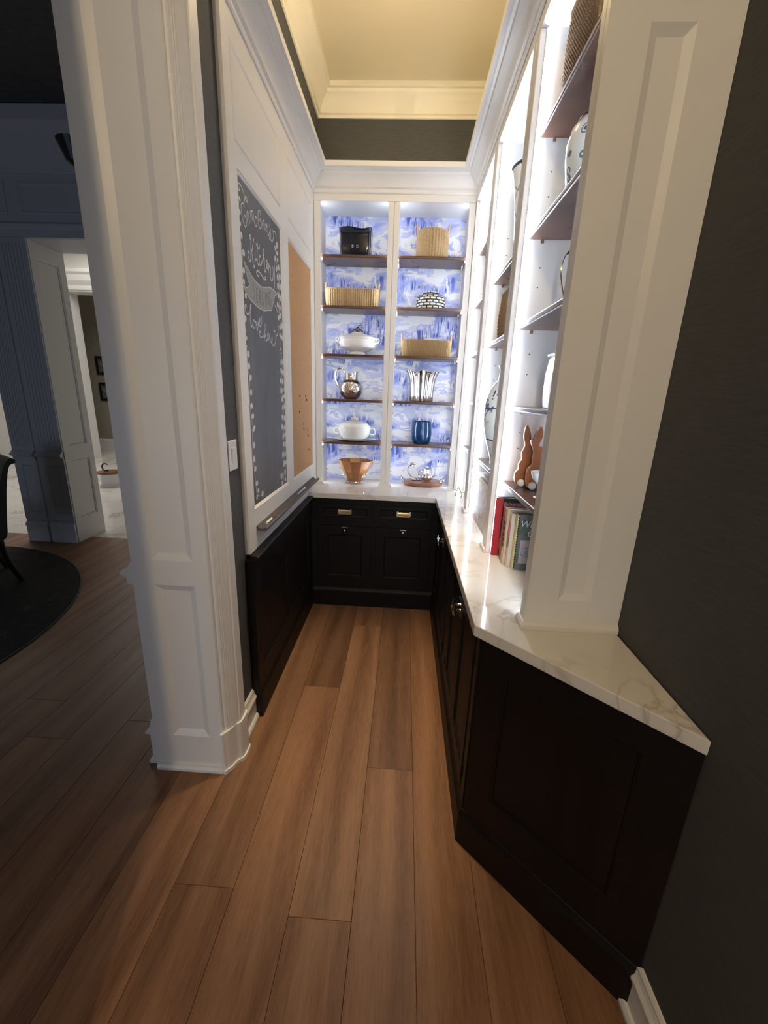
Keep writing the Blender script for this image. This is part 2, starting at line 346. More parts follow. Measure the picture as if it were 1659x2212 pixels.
CH_STROKES=[[5,[[0.0303,1.292],[0.0343,1.2893],[0.0349,1.2836],[0.0282,1.279],[0.0197,1.2814],[0.0182,1.2905],[0.0225,1.299],[0.0337,1.3041],[0.0505,1.3057],[0.0663,1.2993],[0.0803,1.2889],[0.0915,1.2791],[0.1018,1.2729],[0.113,1.2715],[0.116,1.2804],[0.112,1.2861],[0.1023,1.2864],[0.093,1.2787],[0.0827,1.2635],[0.0761,1.2518]]],[5,[[0.0785,1.2363],[0.0768,1.2459],[0.0694,1.2492],[0.0582,1.2475],[0.0458,1.2373],[0.0424,1.2249],[0.0444,1.2085],[0.0498,1.1931],[0.0605,1.1815],[0.075,1.172],[0.0849,1.1727],[0.0949,1.1851],[0.094,1.2005],[0.0874,1.2107],[0.0779,1.2114],[0.0688,1.204],[0.074,1.1966]]],[5,[[0.1242,1.2354],[0.1183,1.2406],[0.1092,1.2352],[0.1038,1.2218],[0.1064,1.2059],[0.1129,1.1944],[0.1179,1.194]]],[5,[[0.12,1.2413],[0.1246,1.2271],[0.131,1.2135],[0.1399,1.2048]]],[5,[[0.1436,1.252],[0.1498,1.2362],[0.1552,1.2144]]],[5,[[0.1505,1.2525],[0.162,1.2599],[0.1682,1.2428],[0.1709,1.2253]]],[5,[[0.167,1.2585],[0.1804,1.2656],[0.1855,1.2522],[0.1916,1.2325],[0.2027,1.2209],[0.2155,1.2202],[0.2261,1.2289],[0.2294,1.239]]],[5,[[0.2837,1.283],[0.2795,1.2952],[0.2664,1.2983],[0.2539,1.2915],[0.2457,1.2739],[0.2449,1.2545],[0.2502,1.2383],[0.2626,1.2299],[0.2765,1.2311],[0.2882,1.2444],[0.2885,1.2606],[0.2815,1.2674],[0.2716,1.2662],[0.2688,1.2607],[0.274,1.2556]]],[5,[[0.3291,1.2759],[0.3191,1.2777],[0.308,1.2709],[0.3043,1.2591],[0.3067,1.2471],[0.3098,1.24]]],[5,[[0.3296,1.2796],[0.3229,1.2608],[0.3311,1.2447]]],[5,[[0.3457,1.2757],[0.3417,1.2613],[0.3434,1.2428]]],[5,[[0.3491,1.2698],[0.3676,1.2809],[0.363,1.2626],[0.3627,1.2444]]],[5,[[0.3661,1.2696],[0.3817,1.2737],[0.3817,1.2567],[0.3795,1.2402],[0.3853,1.2347]]],[5,[[0.4016,1.2914],[0.4057,1.2885],[0.4097,1.2856]]],[5,[[0.3853,1.2347],[0.4057,1.2548],[0.4247,1.2796],[0.4206,1.2659],[0.4261,1.2553],[0.4171,1.2387],[0.4049,1.2311],[0.4017,1.2412]]],[5,[[0.4122,1.2359],[0.4254,1.2326],[0.444,1.2334],[0.4595,1.2446],[0.4713,1.2636],[0.4708,1.2786],[0.4554,1.2861]]],[5,[[0.4689,1.2818],[0.4891,1.291],[0.5057,1.2888],[0.5145,1.28],[0.5104,1.2671]]],[8,[[0.2055,1.2528],[0.2148,1.2536],[0.2242,1.2545]]],[6,[[0.1372,1.1441],[0.1287,1.147],[0.1269,1.1548],[0.1321,1.1597],[0.1391,1.1569],[0.1403,1.1451],[0.1362,1.1174],[0.1318,1.0877],[0.1272,1.0673],[0.1182,1.0567],[0.108,1.0582],[0.0979,1.0685],[0.0952,1.08],[0.104,1.09],[0.1123,1.0868],[0.1096,1.0785]]],[6,[[0.1809,1.1617],[0.1694,1.1466],[0.1606,1.1286],[0.1502,1.1102],[0.1414,1.1019]]],[6,[[0.1446,1.1028],[0.1477,1.0827],[0.1535,1.0591],[0.1654,1.0447],[0.1752,1.0582],[0.182,1.0826],[0.1849,1.103],[0.1872,1.1188]]],[6,[[0.1898,1.1365],[0.1907,1.132]]],[6,[[0.1839,1.0851],[0.1948,1.0832],[0.204,1.0907]]],[6,[[0.2222,1.1611],[0.2181,1.1323],[0.211,1.1056],[0.211,1.0827],[0.219,1.0699],[0.2255,1.0686],[0.2331,1.0757]]],[6,[[0.2011,1.1487],[0.2166,1.1447],[0.2322,1.1395],[0.244,1.141],[0.2489,1.1515],[0.2448,1.1582]]],[6,[[0.2603,1.1126],[0.2504,1.1148],[0.2408,1.106],[0.2368,1.0898],[0.2436,1.0785],[0.2553,1.0765],[0.2672,1.0879],[0.2781,1.1043]]],[6,[[0.2846,1.0874],[0.2883,1.1019],[0.2931,1.1239],[0.2942,1.1448],[0.2995,1.1576],[0.3077,1.1528],[0.3056,1.1378],[0.2944,1.1201],[0.2854,1.1063]]],[6,[[0.2886,1.1041],[0.3091,1.1243],[0.3124,1.1085],[0.3073,1.0841],[0.3108,1.0703],[0.3195,1.0672],[0.3284,1.079]]],[6,[[0.3284,1.079],[0.3502,1.1029],[0.3597,1.1183],[0.3493,1.1239],[0.3399,1.1097],[0.3417,1.0953],[0.3502,1.089],[0.3609,1.0982]]],[6,[[0.3711,1.1181],[0.378,1.1125],[0.3718,1.0946],[0.3693,1.0755]]],[6,[[0.3718,1.0946],[0.3894,1.1112],[0.4008,1.1087],[0.4002,1.0888],[0.3952,1.0655],[0.4036,1.0543],[0.4173,1.052],[0.4331,1.0647],[0.4444,1.0888],[0.4431,1.1109],[0.4385,1.1231]]],[6,[[0.468,1.1455],[0.4672,1.1059],[0.4614,1.059],[0.4584,1.0354]]],[6,[[0.2301,1.0302],[0.2157,1.0236],[0.1995,1.0256],[0.194,1.0323],[0.2018,1.0413],[0.2156,1.0458],[0.2387,1.0436],[0.2689,1.0377],[0.2965,1.0318],[0.3187,1.0339],[0.3234,1.0415],[0.3091,1.0444]]],[6,[[0.4568,1.0356],[0.4549,1.0199]]],[5,[[0.0472,0.8618],[0.0464,0.867],[0.0411,0.8741],[0.0305,0.8673],[0.0274,0.8571],[0.0336,0.8464],[0.0469,0.839],[0.0599,0.8391],[0.0777,0.8476],[0.0916,0.8622],[0.102,0.8752],[0.1039,0.8877],[0.094,0.8781],[0.0894,0.8585],[0.0851,0.8301],[0.0869,0.808],[0.097,0.7954],[0.1086,0.8034],[0.1172,0.8149]]],[5,[[0.1316,0.8286],[0.1179,0.8196],[0.1155,0.8033],[0.1299,0.7927],[0.1424,0.8049],[0.143,0.8212],[0.1316,0.8286]]],[5,[[0.1424,0.8176],[0.1562,0.8255],[0.1599,0.8133],[0.1695,0.7901],[0.1817,0.8107],[0.1829,0.8321]]],[5,[[0.1786,0.815],[0.2034,0.8306],[0.2126,0.8415],[0.2076,0.8466],[0.1986,0.8369],[0.2003,0.8218],[0.2144,0.8131],[0.2298,0.8262],[0.2364,0.8453],[0.2328,0.8615]]],[5,[[0.2139,0.7818],[0.2115,0.7923],[0.2013,0.7885],[0.1959,0.777],[0.2063,0.7687],[0.2276,0.7677],[0.2549,0.7773],[0.2717,0.7956],[0.2828,0.8169],[0.2857,0.8384]]],[5,[[0.2776,0.7939],[0.2667,0.7738],[0.2639,0.7535]]],[5,[[0.2704,0.7705],[0.2918,0.7907],[0.2915,0.7731],[0.2958,0.7578]]],[5,[[0.2958,0.7578],[0.3172,0.775],[0.3325,0.7922],[0.3292,0.8001],[0.3171,0.7902],[0.3172,0.775],[0.3248,0.7669],[0.3395,0.779],[0.3508,0.7984]]],[5,[[0.3508,0.7984],[0.3526,0.778],[0.3658,0.7587]]],[5,[[0.3658,0.7587],[0.3884,0.7757],[0.3923,0.7881],[0.3804,0.784],[0.3805,0.7669],[0.3947,0.7526],[0.4108,0.7503],[0.434,0.765],[0.4516,0.79],[0.4533,0.8037],[0.4448,0.8134]]],[5,[[0.4556,0.8027],[0.4786,0.811],[0.4961,0.8325],[0.5012,0.8537],[0.4951,0.865]]],[5,[[0.4521,0.9493],[0.4749,0.9404],[0.5019,0.9213]]],[5,[[0.413,0.8237],[0.4315,0.821],[0.4444,0.8294]]],[3.5,[[0.5138,1.2271],[0.5016,1.1965],[0.5028,1.172],[0.5125,1.1462],[0.5317,1.1247],[0.5439,1.0961],[0.5472,1.0673]]],[3.5,[[0.538,1.0907],[0.5461,1.0531],[0.5446,1.0196],[0.5336,0.9906],[0.527,0.9558],[0.5203,0.9209]]],[3.5,[[0.5287,0.9368],[0.5305,0.9086],[0.5422,0.8776],[0.5521,0.8513],[0.5587,0.8171],[0.5473,0.7875],[0.5392,0.7625]]],[3.5,[[0.5393,0.7156],[0.5531,0.69],[0.5573,0.6592],[0.5447,0.6167],[0.5321,0.5742],[0.5284,0.5424],[0.5369,0.5148],[0.5563,0.4781],[0.5601,0.4408],[0.5425,0.3908],[0.5375,0.3468]]],[3.5,[[0.5375,0.3239],[0.5527,0.2885],[0.5561,0.2493],[0.5398,0.2077],[0.5311,0.1651],[0.5534,0.1175],[0.5603,0.0714],[0.5559,0.0314],[0.5119,0.0287],[0.4842,0.0232]]],[3.5,[[0.0265,1.2399],[0.0137,1.2251],[0.0104,1.2041],[0.0133,1.1752],[0.0129,1.1347],[0.0207,1.1065]]],[3.5,[[0.0223,1.1008],[0.0291,1.0761],[0.0304,1.0494],[0.023,1.011],[0.0242,0.9746]]],[3.5,[[0.0257,0.7129],[0.0232,0.6968],[0.0269,0.6747],[0.0251,0.6324],[0.0335,0.5935],[0.0395,0.5688],[0.0312,0.53],[0.028,0.4757],[0.0363,0.415],[0.0474,0.3702]]],[3.5,[[0.0437,0.3578],[0.0382,0.3039],[0.0331,0.2355],[0.0413,0.1727],[0.0485,0.1175],[0.0559,0.0611],[0.064,0.0443],[0.0996,0.0302],[0.1273,0.0293]]]]
CH_BANNER=[[0.0482,1.0386],[0.0654,1.0289],[0.0956,1.017],[0.1368,1.0016],[0.1847,0.9932],[0.2285,0.9898],[0.2671,0.9904],[0.3167,1.001],[0.3644,1.0123],[0.4133,1.017],[0.459,1.0156],[0.4914,1.0083],[0.4559,0.9905],[0.4467,0.9732],[0.4178,0.9457],[0.4005,0.9169],[0.3417,0.9051],[0.2858,0.8933],[0.2454,0.8903],[0.1921,0.8911],[0.1355,0.8986],[0.0987,0.9046],[0.0641,0.916],[0.0377,0.9304],[0.024,0.942],[0.0457,0.9417],[0.0718,0.9454],[0.097,0.9608],[0.0827,0.9746],[0.0667,0.996],[0.0543,1.0177]]
CH_RIBBON=[[0.4065,0.9176],[0.395,0.8809],[0.3978,0.849],[0.4134,0.8264],[0.4311,0.8182],[0.4524,0.8359],[0.4657,0.8659],[0.4658,0.9058],[0.4562,0.9435],[0.433,0.9456]]
CH_SERVING=[[[0.1504,0.9763],[0.1404,0.9674],[0.1406,0.9576],[0.1536,0.9504],[0.159,0.9393],[0.1532,0.9235],[0.1452,0.9174],[0.1356,0.9232]],[[0.203,0.968],[0.1846,0.9674],[0.1806,0.9393],[0.1786,0.9127],[0.1969,0.9117]],[[0.1808,0.9405],[0.1972,0.9399]],[[0.2195,0.9659],[0.2208,0.935],[0.2208,0.9082]],[[0.2195,0.9659],[0.2364,0.965],[0.2364,0.951],[0.2229,0.936],[0.235,0.9273],[0.2521,0.9106]],[[0.2604,0.9701],[0.2645,0.9427],[0.2682,0.9124],[0.2841,0.9407],[0.2925,0.9723]],[[0.3071,0.9754],[0.3072,0.9453],[0.3072,0.9149]],[[0.3204,0.9198],[0.3263,0.9795],[0.3377,0.9551],[0.347,0.9285],[0.3523,0.9851]],[[0.388,0.9927],[0.3703,0.9914],[0.3625,0.9811],[0.3614,0.9561],[0.3675,0.9361],[0.3798,0.9297],[0.3904,0.943],[0.3901,0.9581],[0.377,0.9593]]]
CH_LEAVES=[[0.5309,1.2569,0.5171,1.2236,0.0267],[0.4863,1.2292,0.4969,1.2071,0.0217],[0.5215,1.2141,0.5262,1.194,0.0313],[0.4758,1.1775,0.4955,1.1613,0.0305],[0.5246,1.1837,0.5334,1.1657,0.0294],[0.4964,1.1365,0.5113,1.1191,0.0333],[0.5486,1.1575,0.5372,1.1302,0.0275],[0.5078,1.102,0.5305,1.0827,0.0317],[0.5669,1.1199,0.5502,1.0913,0.028],[0.0439,1.08,0.0469,1.0546,0.0317],[0.0352,1.0119,0.0378,0.9896,0.0288],[0.0295,0.9688,0.0358,0.9472,0.0231],[0.5097,1.0627,0.5328,1.0427,0.0354],[0.5709,1.0712,0.5528,1.0448,0.0314],[0.5049,1.0216,0.5375,0.9995,0.028],[0.5462,1.01,0.5697,0.9943,0.0315],[0.4936,0.9703,0.5166,0.949,0.0278],[0.5357,0.9646,0.5533,0.9426,0.0313],[0.047,0.9193,0.0435,0.8962,0.0229],[0.5091,0.9124,0.5196,0.8886,0.0359],[0.5573,0.9282,0.5461,0.9017,0.0317],[0.5257,0.8672,0.5433,0.8441,0.0315],[0.5758,0.8819,0.5585,0.853,0.0323],[0.5216,0.8243,0.5481,0.8037,0.0264],[0.559,0.8152,0.5829,0.7994,0.0271],[0.0343,0.8298,0.0238,0.8033,0.0229],[0.0269,0.7754,0.0254,0.7653,0.0099],[0.0308,0.75,0.028,0.732,0.0149],[0.0284,0.7131,0.0274,0.7062,0.0083],[0.5396,0.7563,0.5374,0.7379,0.0228],[0.5411,0.7311,0.5399,0.7208,0.0191],[0.5418,0.6943,0.5282,0.6626,0.0268],[0.5658,0.6971,0.5783,0.6754,0.0354],[0.5387,0.6465,0.5243,0.6231,0.0383],[0.5568,0.638,0.5737,0.614,0.0316],[0.5194,0.5947,0.5085,0.5694,0.0342],[0.5448,0.5923,0.5593,0.5656,0.0313],[0.5278,0.5433,0.5108,0.5159,0.0346],[0.5501,0.5458,0.5595,0.5226,0.0316],[0.5434,0.5007,0.5235,0.4689,0.0273],[0.5685,0.5106,0.5731,0.4888,0.0321],[0.5495,0.4497,0.5301,0.4244,0.0316],[0.5679,0.4557,0.5853,0.4293,0.0284],[0.534,0.3977,0.5179,0.3724,0.0353],[0.556,0.3932,0.5748,0.3638,0.0324],[0.5247,0.3464,0.5073,0.3191,0.0313],[0.5548,0.3399,0.5645,0.3146,0.0324],[0.0329,0.69,0.05,0.6649,0.0289],[0.0337,0.6399,0.0489,0.6171,0.0291],[0.0463,0.592,0.0608,0.5699,0.0321],[0.0429,0.5297,0.0575,0.5067,0.0299],[0.0436,0.4718,0.0523,0.4477,0.03],[0.0552,0.4255,0.0576,0.4025,0.0331],[0.0596,0.3701,0.0679,0.3464,0.0413],[0.5454,0.2943,0.5191,0.261,0.0302],[0.5671,0.2968,0.5765,0.2724,0.0351],[0.5418,0.2464,0.525,0.2205,0.0305],[0.568,0.2436,0.5792,0.214,0.0299],[0.5247,0.1909,0.5015,0.162,0.0339],[0.5484,0.1889,0.5629,0.1587,0.039],[0.5433,0.1365,0.5139,0.1066,0.0345],[0.5673,0.1366,0.5727,0.1089,0.0357],[0.5382,0.0864,0.55,0.0531,0.0312],[0.4615,0.0769,0.474,0.0398,0.0331],[0.4997,0.0777,0.5072,0.0365,0.0265],[0.4917,0.0248,0.4747,0.0042,0.0299],[0.55,0.037,0.552,0.0093,0.0277],[0.0473,0.2975,0.0596,0.2689,0.0294],[0.0399,0.2341,0.0564,0.2044,0.027],[0.0552,0.1854,0.0578,0.16,0.0298],[0.0655,0.114,0.0682,0.0879,0.0305],[0.0898,0.0709,0.0748,0.0504,0.0259],[0.0643,0.0489,0.0554,0.0194,0.0203],[0.1495,0.0441,0.1286,0.0207,0.0303],[0.0326,1.2596,0.0301,1.2437,0.0241],[0.0208,1.2138,0.0269,1.1942,0.0257],[0.0211,1.1754,0.0235,1.155,0.0257],[0.0353,1.1385,0.0275,1.1122,0.0229]]

# ================================================================== key dimensions (metres; x right, y into the pantry, z up)
XP, XWL, XWR = -0.682, -0.706, 0.705          # white panelling face, dark left wall, dark right wall
YB, YWB = 3.24, 3.53                          # back bookcase face, back wall
ZC, ZK = 0.914, 3.62                          # counter top, pantry ceiling

# ------------------------------------------------------------------ floor of separate planks
floor = struct('floor', (-2.2, 0.5, 0), 'wide plank walnut-brown oak floor')
PW = 0.2035
def plank(x0, x1, y0, y1, tint):
    o = box(x0+0.0006, x1-0.0006, y0+0.0006, y1-0.0006, -0.02, 0).build('plank', MT['floor'], floor, bevel=0.0007, seg=1)
    o.color = (*tint, 1); return o
known = {-2: ([0.981], [0.9, 0.86]), -1: ([2.0, 4.4], [1.0, 0.70]), 0: ([0.916, 2.67], [1.04, 0.98, 0.86]), 1: ([1.487], [1.05, 0.72]), 2: ([3.4], [1.12]), 3: ([1.9], [1.0, 1.0])}
rng = random.Random(3)
for i in range(-25, 5):
    x0 = 0.108-PW*(2-i); x1 = x0+PW
    ends = [-2.4]
    if i in known: ends += known[i][0]
    else:
        y = -2.4+rng.uniform(0.4, 1.6)
        while y < 4.1: ends.append(y); y += rng.uniform(1.0, 2.0)
    if i >= -2:
        ends = sorted(ends)+([3.6] if max(ends) < 3.5 else [])
    else: ends = [e for e in ends if e < 4.15]+[4.17]
    for k, (a, b) in enumerate(zip(ends, ends[1:])):
        if i in known and k < len(known[i][1]): t = known[i][1][k]
        else: t = rng.uniform(0.78, 1.08)
        wv = rng.uniform(-0.03, 0.03)
        plank(x0, x1, a, b, (t*(1+wv), t, t*(1-wv)))
sx(box(-5.9, 0.9, -2.5, 4.2, -0.06, -0.0205).build('subfloor', MT['black'], floor))
# marble hall floor
mf = struct('floor', (-5, 7, 0), 'polished white marble tile floor of the far hall')
for ix in range(11):
    for iy in range(9):
        box(-9.3+ix*0.75+0.0015, -9.3+(ix+1)*0.75-0.0015, 4.17+iy*0.72+0.0015, 4.17+(iy+1)*0.72-0.0015, -0.02, 0.0).build('tile', MT['tile'], mf)
box(-9.3, -1.0, 4.17, 10.7, -0.05, -0.0205).build('grout_bed', MT['greywhite'], mf)

# ------------------------------------------------------------------ walls and ceilings
sx(box(XWR, 0.9, -2.5, YWB+0.15, 0, 3.8).build('wall_right', MT['dark']), 'charcoal grasscloth wall right of the counter')
sx(box(-1.0, XWR, YWB, YWB+0.15, 0, 3.8).build('wall_back', MT['dark']), 'charcoal grasscloth wall above the back bookcase')
sx(box(-1.0, XWL, 1.44, YWB, 0, 3.8).build('wall_left', MT['dark']), 'charcoal grasscloth wall beside the white panelling')
sx(box(-1.0, XWL, -2.5, 0.45, 0, 3.8).build('wall_hall', MT['dark']), 'charcoal wall of the passage behind the camera')
sx(box(-1.0, XWL, 0.45, 1.44, 3.25, 3.8).build('wall_header', MT['dark']), 'wall over the cased opening')
wf = struct('wall_front', (0, -2.55, 0), 'charcoal wall with the added door opening, behind the camera')
for a in ((-1.0, -0.6, 0, 3.8), (0.4, 0.9, 0, 3.8), (-0.6, 0.4, 2.1, 3.8)):
    box(a[0], a[1], -2.6, -2.5, a[2], a[3]).build('wall_section', MT['dark'], wf)
dr = struct('added_door_1', (-0.1, -2.55, 0), 'unseen glazed door added to hold the cool fill behind the camera')  # added unseen door, an opening for the cool fill light
for a in ((-0.6, -0.52, 0, 2.1), (0.32, 0.4, 0, 2.1), (-0.52, 0.32, 2.0, 2.1), (-0.52, 0.32, 1.36, 1.42), (-0.52, 0.32, 0, 0.12)):
    box(a[0], a[1], -2.54, -2.50, a[2], a[3]).build('added_door_frame', MT['white'], dr)
sx(box(-1.0, XWR, -2.5, YWB, ZK, ZK+0.1).build('ceiling', MT['ceil']), 'cream painted pantry ceiling')
# ceiling crown of the pantry
CR2 = [(0,0),(0.010,0),(0.012,0.016),(0.024,0.020),(0.030,0.045),(0.052,0.085),(0.082,0.108),(0.088,0.125),(0.104,0.128),(0.106,0.155),(0,0.155)]
sx(MB().sweep([(XWL, -2.4, ZK-0.155), (XWL, YWB, ZK-0.155), (XWR, YWB, ZK-0.155), (XWR, -2.4, ZK-0.155)], CR2).build('trim_1', MT['crown'], smooth=True, ang=25), 'cream crown moulding under the pantry ceiling')
# crown of the panelling and bookcases
CR1 = [(0,0),(0.006,0.0),(0.010,0.006),(0.010,0.022),(0.016,0.026),(0.022,0.030),(0.026,0.048),(0.046,0.075),(0.064,0.088),(0.068,0.100),(0.080,0.103),(0.086,0.108),(0.100,0.112),(0.102,0.140),(0,0.140)]
sx(MB().sweep([(XP, 1.765, 2.905), (XP, YB, 2.905), (0.41, YB, 2.905), (0.41, 1.205, 2.905)], CR1).build('trim_2', MT['white'], smooth=True, ang=25), 'white crown moulding over the panelling and bookcases')

# ------------------------------------------------------------------ left wall: white panelling, wainscot, cap
wp = struct('trim_3', (XP, 2.5, 0.885), 'white painted wall panelling above the dark wainscot')
z0 = 0.885
board('panelling', (XP, YB, z0), (0,-1,0), (0,0,1), (1,0,0), YB-1.765, 3.02-z0,
      [(YB-2.446, YB-1.846, 1.076-z0, 2.434-z0), (YB-3.169, YB-2.561, 1.072-z0, 2.434-z0)], 0.024, MT['white'], wp, bw=0.016, dep=0.0085, panels=False)
UP = bpy.data.objects['panelling']
for (a, b) in ((1.835, 2.42), (2.565, 3.145)):       # upper applied frames
    fr = MB().sweep([(a, 2.515), (a, 2.815), (b, 2.815), (b, 2.515)], [(0,0),(0,0.001),(0.006,0.004),(0.012,0.0045),(0.018,0.002),(0.022,0)], closed=True)
    fr.v = [(XP+v[2], v[0], v[1]) for v in fr.v]
    fr.build('panel_moulding', MT['white'], wp)
cap = [(0,0),(0.012,0.002),(0.028,0.006),(0.036,0.014),(0.036,0.022),(0.031,0.028),(0,0.030)]
ws = struct('trim_4', (-0.665, 2.35, 0), 'espresso wood wainscot below the chalkboard')
board('wainscot', (-0.667, 2.95, 0), (0,-1,0), (0,0,1), (1,0,0), 2.95-1.748, 0.862, [(0.075, 0.56, 0.255, 0.775), (0.64, 1.125, 0.255, 0.775)], 0.036, MT['espresso'], ws, bw=0.014, dep=0.011)
MB().sweep([(-0.676, 1.742, 0.857), (-0.676, 2.96, 0.857)], cap).build('cap_rail', MT['espresso'], ws, smooth=True)
MB().sweep([(-0.667, 1.746, 0), (-0.667, 2.95, 0)], [(0,0),(0.010,0),(0.010,0.128),(0.006,0.140),(0.003,0.150),(0,0.150)]).build('base_rail', MT['espresso'], ws)
# white baseboard of the dark wall strip
BB = [(0,0),(0.030,0),(0.030,0.012),(0.024,0.022),(0.016,0.024),(0.016,0.112),(0.022,0.116),(0.022,0.126),(0.014,0.138),(0.010,0.150),(0.010,0.158),(0.004,0.166),(0,0.168)]
sx(MB().sweep([(XWL, 1.55, 0), (XWL, 1.746, 0)], BB).build('baseboard_left', MT['white']), 'short white baseboard beside the wainscot')
sx(MB().sweep([(XWR, 0.772, 0), (XWR, -2.4, 0)], BB, mitre0=1).build('baseboard_right', MT['white']), 'white baseboard of the charcoal right wall')

# ------------------------------------------------------------------ cased opening: panelled jamb, casing, dining side pilaster
jb = struct('trim_5', (-0.87, 1.42, 0), 'white panelled jamb of the cased opening')
X0 = -1.014
board('jamb_board', (X0, 1.42, 0), (1,0,0), (0,0,1), (0,-1,0), 1.014-0.722, 3.25, [(0.079, 0.241, 0.175, 0.885), (0.079, 0.241, 0.987, 3.12)], 0.024, MT['white'], jb, bw=0.027, dep=0.014, plain=True)
MB().sweep([(-0.722, 1.42, 0), (X0, 1.42, 0)][::-1], [(0,0),(0.018,0),(0.018,0.012),(0.012,0.024),(0,0.026)]).build('shoe', MT['white'], jb)
casing = [(-0.722,1.440),(-0.722,1.420),(-0.716,1.420),(-0.712,1.426),(-0.711,1.433),(-0.704,1.4345),(-0.6985,1.439),(-0.6965,1.443),(-0.694,1.4445),(-0.692,1.449),(-0.6895,1.4505),(-0.6875,1.455),(-0.680,1.466),(-0.672,1.482),(-0.670,1.490),(-0.665,1.492),(-0.664,1.498),(-0.664,1.545),(-0.668,1.552),(-0.706,1.556)]
MB().prism(casing, 'z', 0.19, 3.25).build('casing', MT['white'], jb)
wav = crom([(-0.722,1.405),(-0.712,1.404),(-0.704,1.416),(-0.694,1.428),(-0.684,1.452),(-0.676,1.470),(-0.662,1.482),(-0.656,1.505),(-0.655,1.545),(-0.662,1.562)], 4)
MB().prism([(-0.722,1.45)]+wav+[(-0.706,1.562)], 'z', 0, 0.205).build('plinth', MT['white'], jb)
MB().prism([(-0.722,1.45)]+[(p[0]+0.006, p[1]-0.004) for p in wav]+[(-0.706,1.568)], 'z', 0, 0.018).build('plinth_shoe', MT['white'], jb)
pl = [(-1.014,0),(-1.066,0),(-1.066,0.014),(-1.058,0.026),(-1.045,0.03),(-1.045,0.155),(-1.068,0.158),(-1.066,0.168),(-1.050,0.185),(-1.040,0.205),(-1.034,0.235),(-1.026,0.24),(-1.026,0.872),(-1.050,0.876),(-1.046,0.888),(-1.052,0.905),(-1.072,0.912),(-1.072,0.922),(-1.062,0.932),(-1.036,0.950),(-1.024,0.972),(-1.022,0.975),(-1.022,3.25),(-1.014,3.25)]
MB().prism(pl, 'y', 1.432, 1.62).build('pilaster', MT['white'], jb)
sx(box(-1.02, -1.0, 1.44, 3.975, 0, 3.7).build('wall_dining', MT['greywhite']), 'dining room side of the pantry wall')

# ------------------------------------------------------------------ ceiling light of the pantry (just above the frame) and of the passage
def flush_light(lx, y, label):
    t = thing('ceiling_light', (lx, y, 3.44), label, 'ceiling light', 'flush ceiling lights')
    MB().lathe([(0.001, 0.03), (0.296, 0.03), (0.3, 0.022), (0.296, 0.012), (0.001, 0.01)], 48, (lx, y, 3.555)).build('canopy', MT['nickel'], t, smooth=True)
    MB().lathe([(0.03, 0.0), (0.03, 0.034)], 16, (lx, y, 3.585)).build('stem', MT['nickel'], t)
    MB().lathe([(0.001, -0.012), (0.03, 0.0), (0.05, 0.02), (0.05, 0.11), (0.045, 0.11)], 32, (lx, y, 3.455), cap=False).build('glass_bowl', MT['lampglass'], t, smooth=True)
    return t
flush_light(-0.13, 2.43, 'flush ceiling light of the pantry above the aisle')
lamp('pantry_light', 'POINT', (-0.13, 2.43, 3.40), PANTRY_E, WARM, radius=0.03)
flush_light(-0.25, -1.4, 'flush ceiling light of the passage behind the camera')
lamp('passage_light', 'POINT', (-0.25, -1.4, 3.40), HALL_E, HALLC, radius=0.045)

# ------------------------------------------------------------------ countertop (one slab)
ct = MB().prism([(XP, 2.932), (0.252, 2.932), (0.256, 1.207), (0.702, 0.773), (0.702, YWB-0.004), (XP, YWB-0.004)], 'z', ZC-0.04, ZC)
tag(ct.build('countertop', MT['marble'], bevel=0.003), 'white veined marble countertop running round the pantry', 'countertop')

# ------------------------------------------------------------------ base cabinets
def cup_pull(x, y, z, parent):
    m = MB(); n = 10; w = 0.043
    prof = [(0.0, 0.016), (0.012, 0.015), (0.020, 0.008), (0.023, -0.004), (0.021, -0.013)]
    for (a, b) in zip(prof, prof[1:]):
        m.add([(x-w, y-a[0], z+a[1]), (x+w, y-a[0], z+a[1]), (x+w, y-b[0], z+b[1]), (x-w, y-b[0], z+b[1])], [(0,1,2,3)])
    for s_ in (-1, 1):
        m.add([(x+s_*w, y-p[0], z+p[1]) for p in prof]+[(x+s_*w, y, z-0.013)], [tuple(range(6))])
    m.box(x-w, x+w, y-0.0225, y-0.019, z-0.018, z-0.012)
    o = m.build('bin_pull', MT['nickel_gold'], parent)
    for s_ in (-1, 1):
        box(x+s_*(w+0.004)-0.005, x+s_*(w+0.004)+0.005, y-0.004, y, z-0.018, z+0.02).build('pull_end', MT['nickel'], o)
def front(parent, name, o, U, w, h, Nn, st=0.055, dep=0.009):
    return board(name, o, U, (0,0,1), Nn, w, h, [(st, w-st, st, h-st)], 0.018, MT['espresso'], parent, bw=0.012, dep=dep)
bc = thing('base_cabinet', (-0.2, 2.97, 0), 'espresso base cabinet with two drawers under the back counter', 'cabinet')
MB().box(XP+0.01, 0.285, 2.975, 3.52, 0, ZC-0.041).build('body', MT['espresso'], bc)
MB().sweep([(-0.656, 2.966, 0), (0.275, 2.966, 0)], [(0,0),(0.014,0),(0.014,0.128),(0.008,0.14),(0.004,0.15),(0,0.152)]).build('base_rail', MT['espresso'], bc)
box(-0.657, 0.277, 2.962, 2.976, 0.66, 0.705).build('rail', MT['espresso'], bc)
box(-0.657, 0.277, 2.962, 2.976, 0.83, 0.873).build('rail', MT['espresso'], bc)
box(-0.657, 0.277, 2.962, 2.976, 0.15, 0.185).build('rail', MT['espresso'], bc)
for a, b in ((-0.657, -0.615), (-0.208, -0.182), (0.235, 0.277)):
    box(a, b, 2.963, 2.976, 0.15, 0.873).build('stile', MT['espresso'], bc)
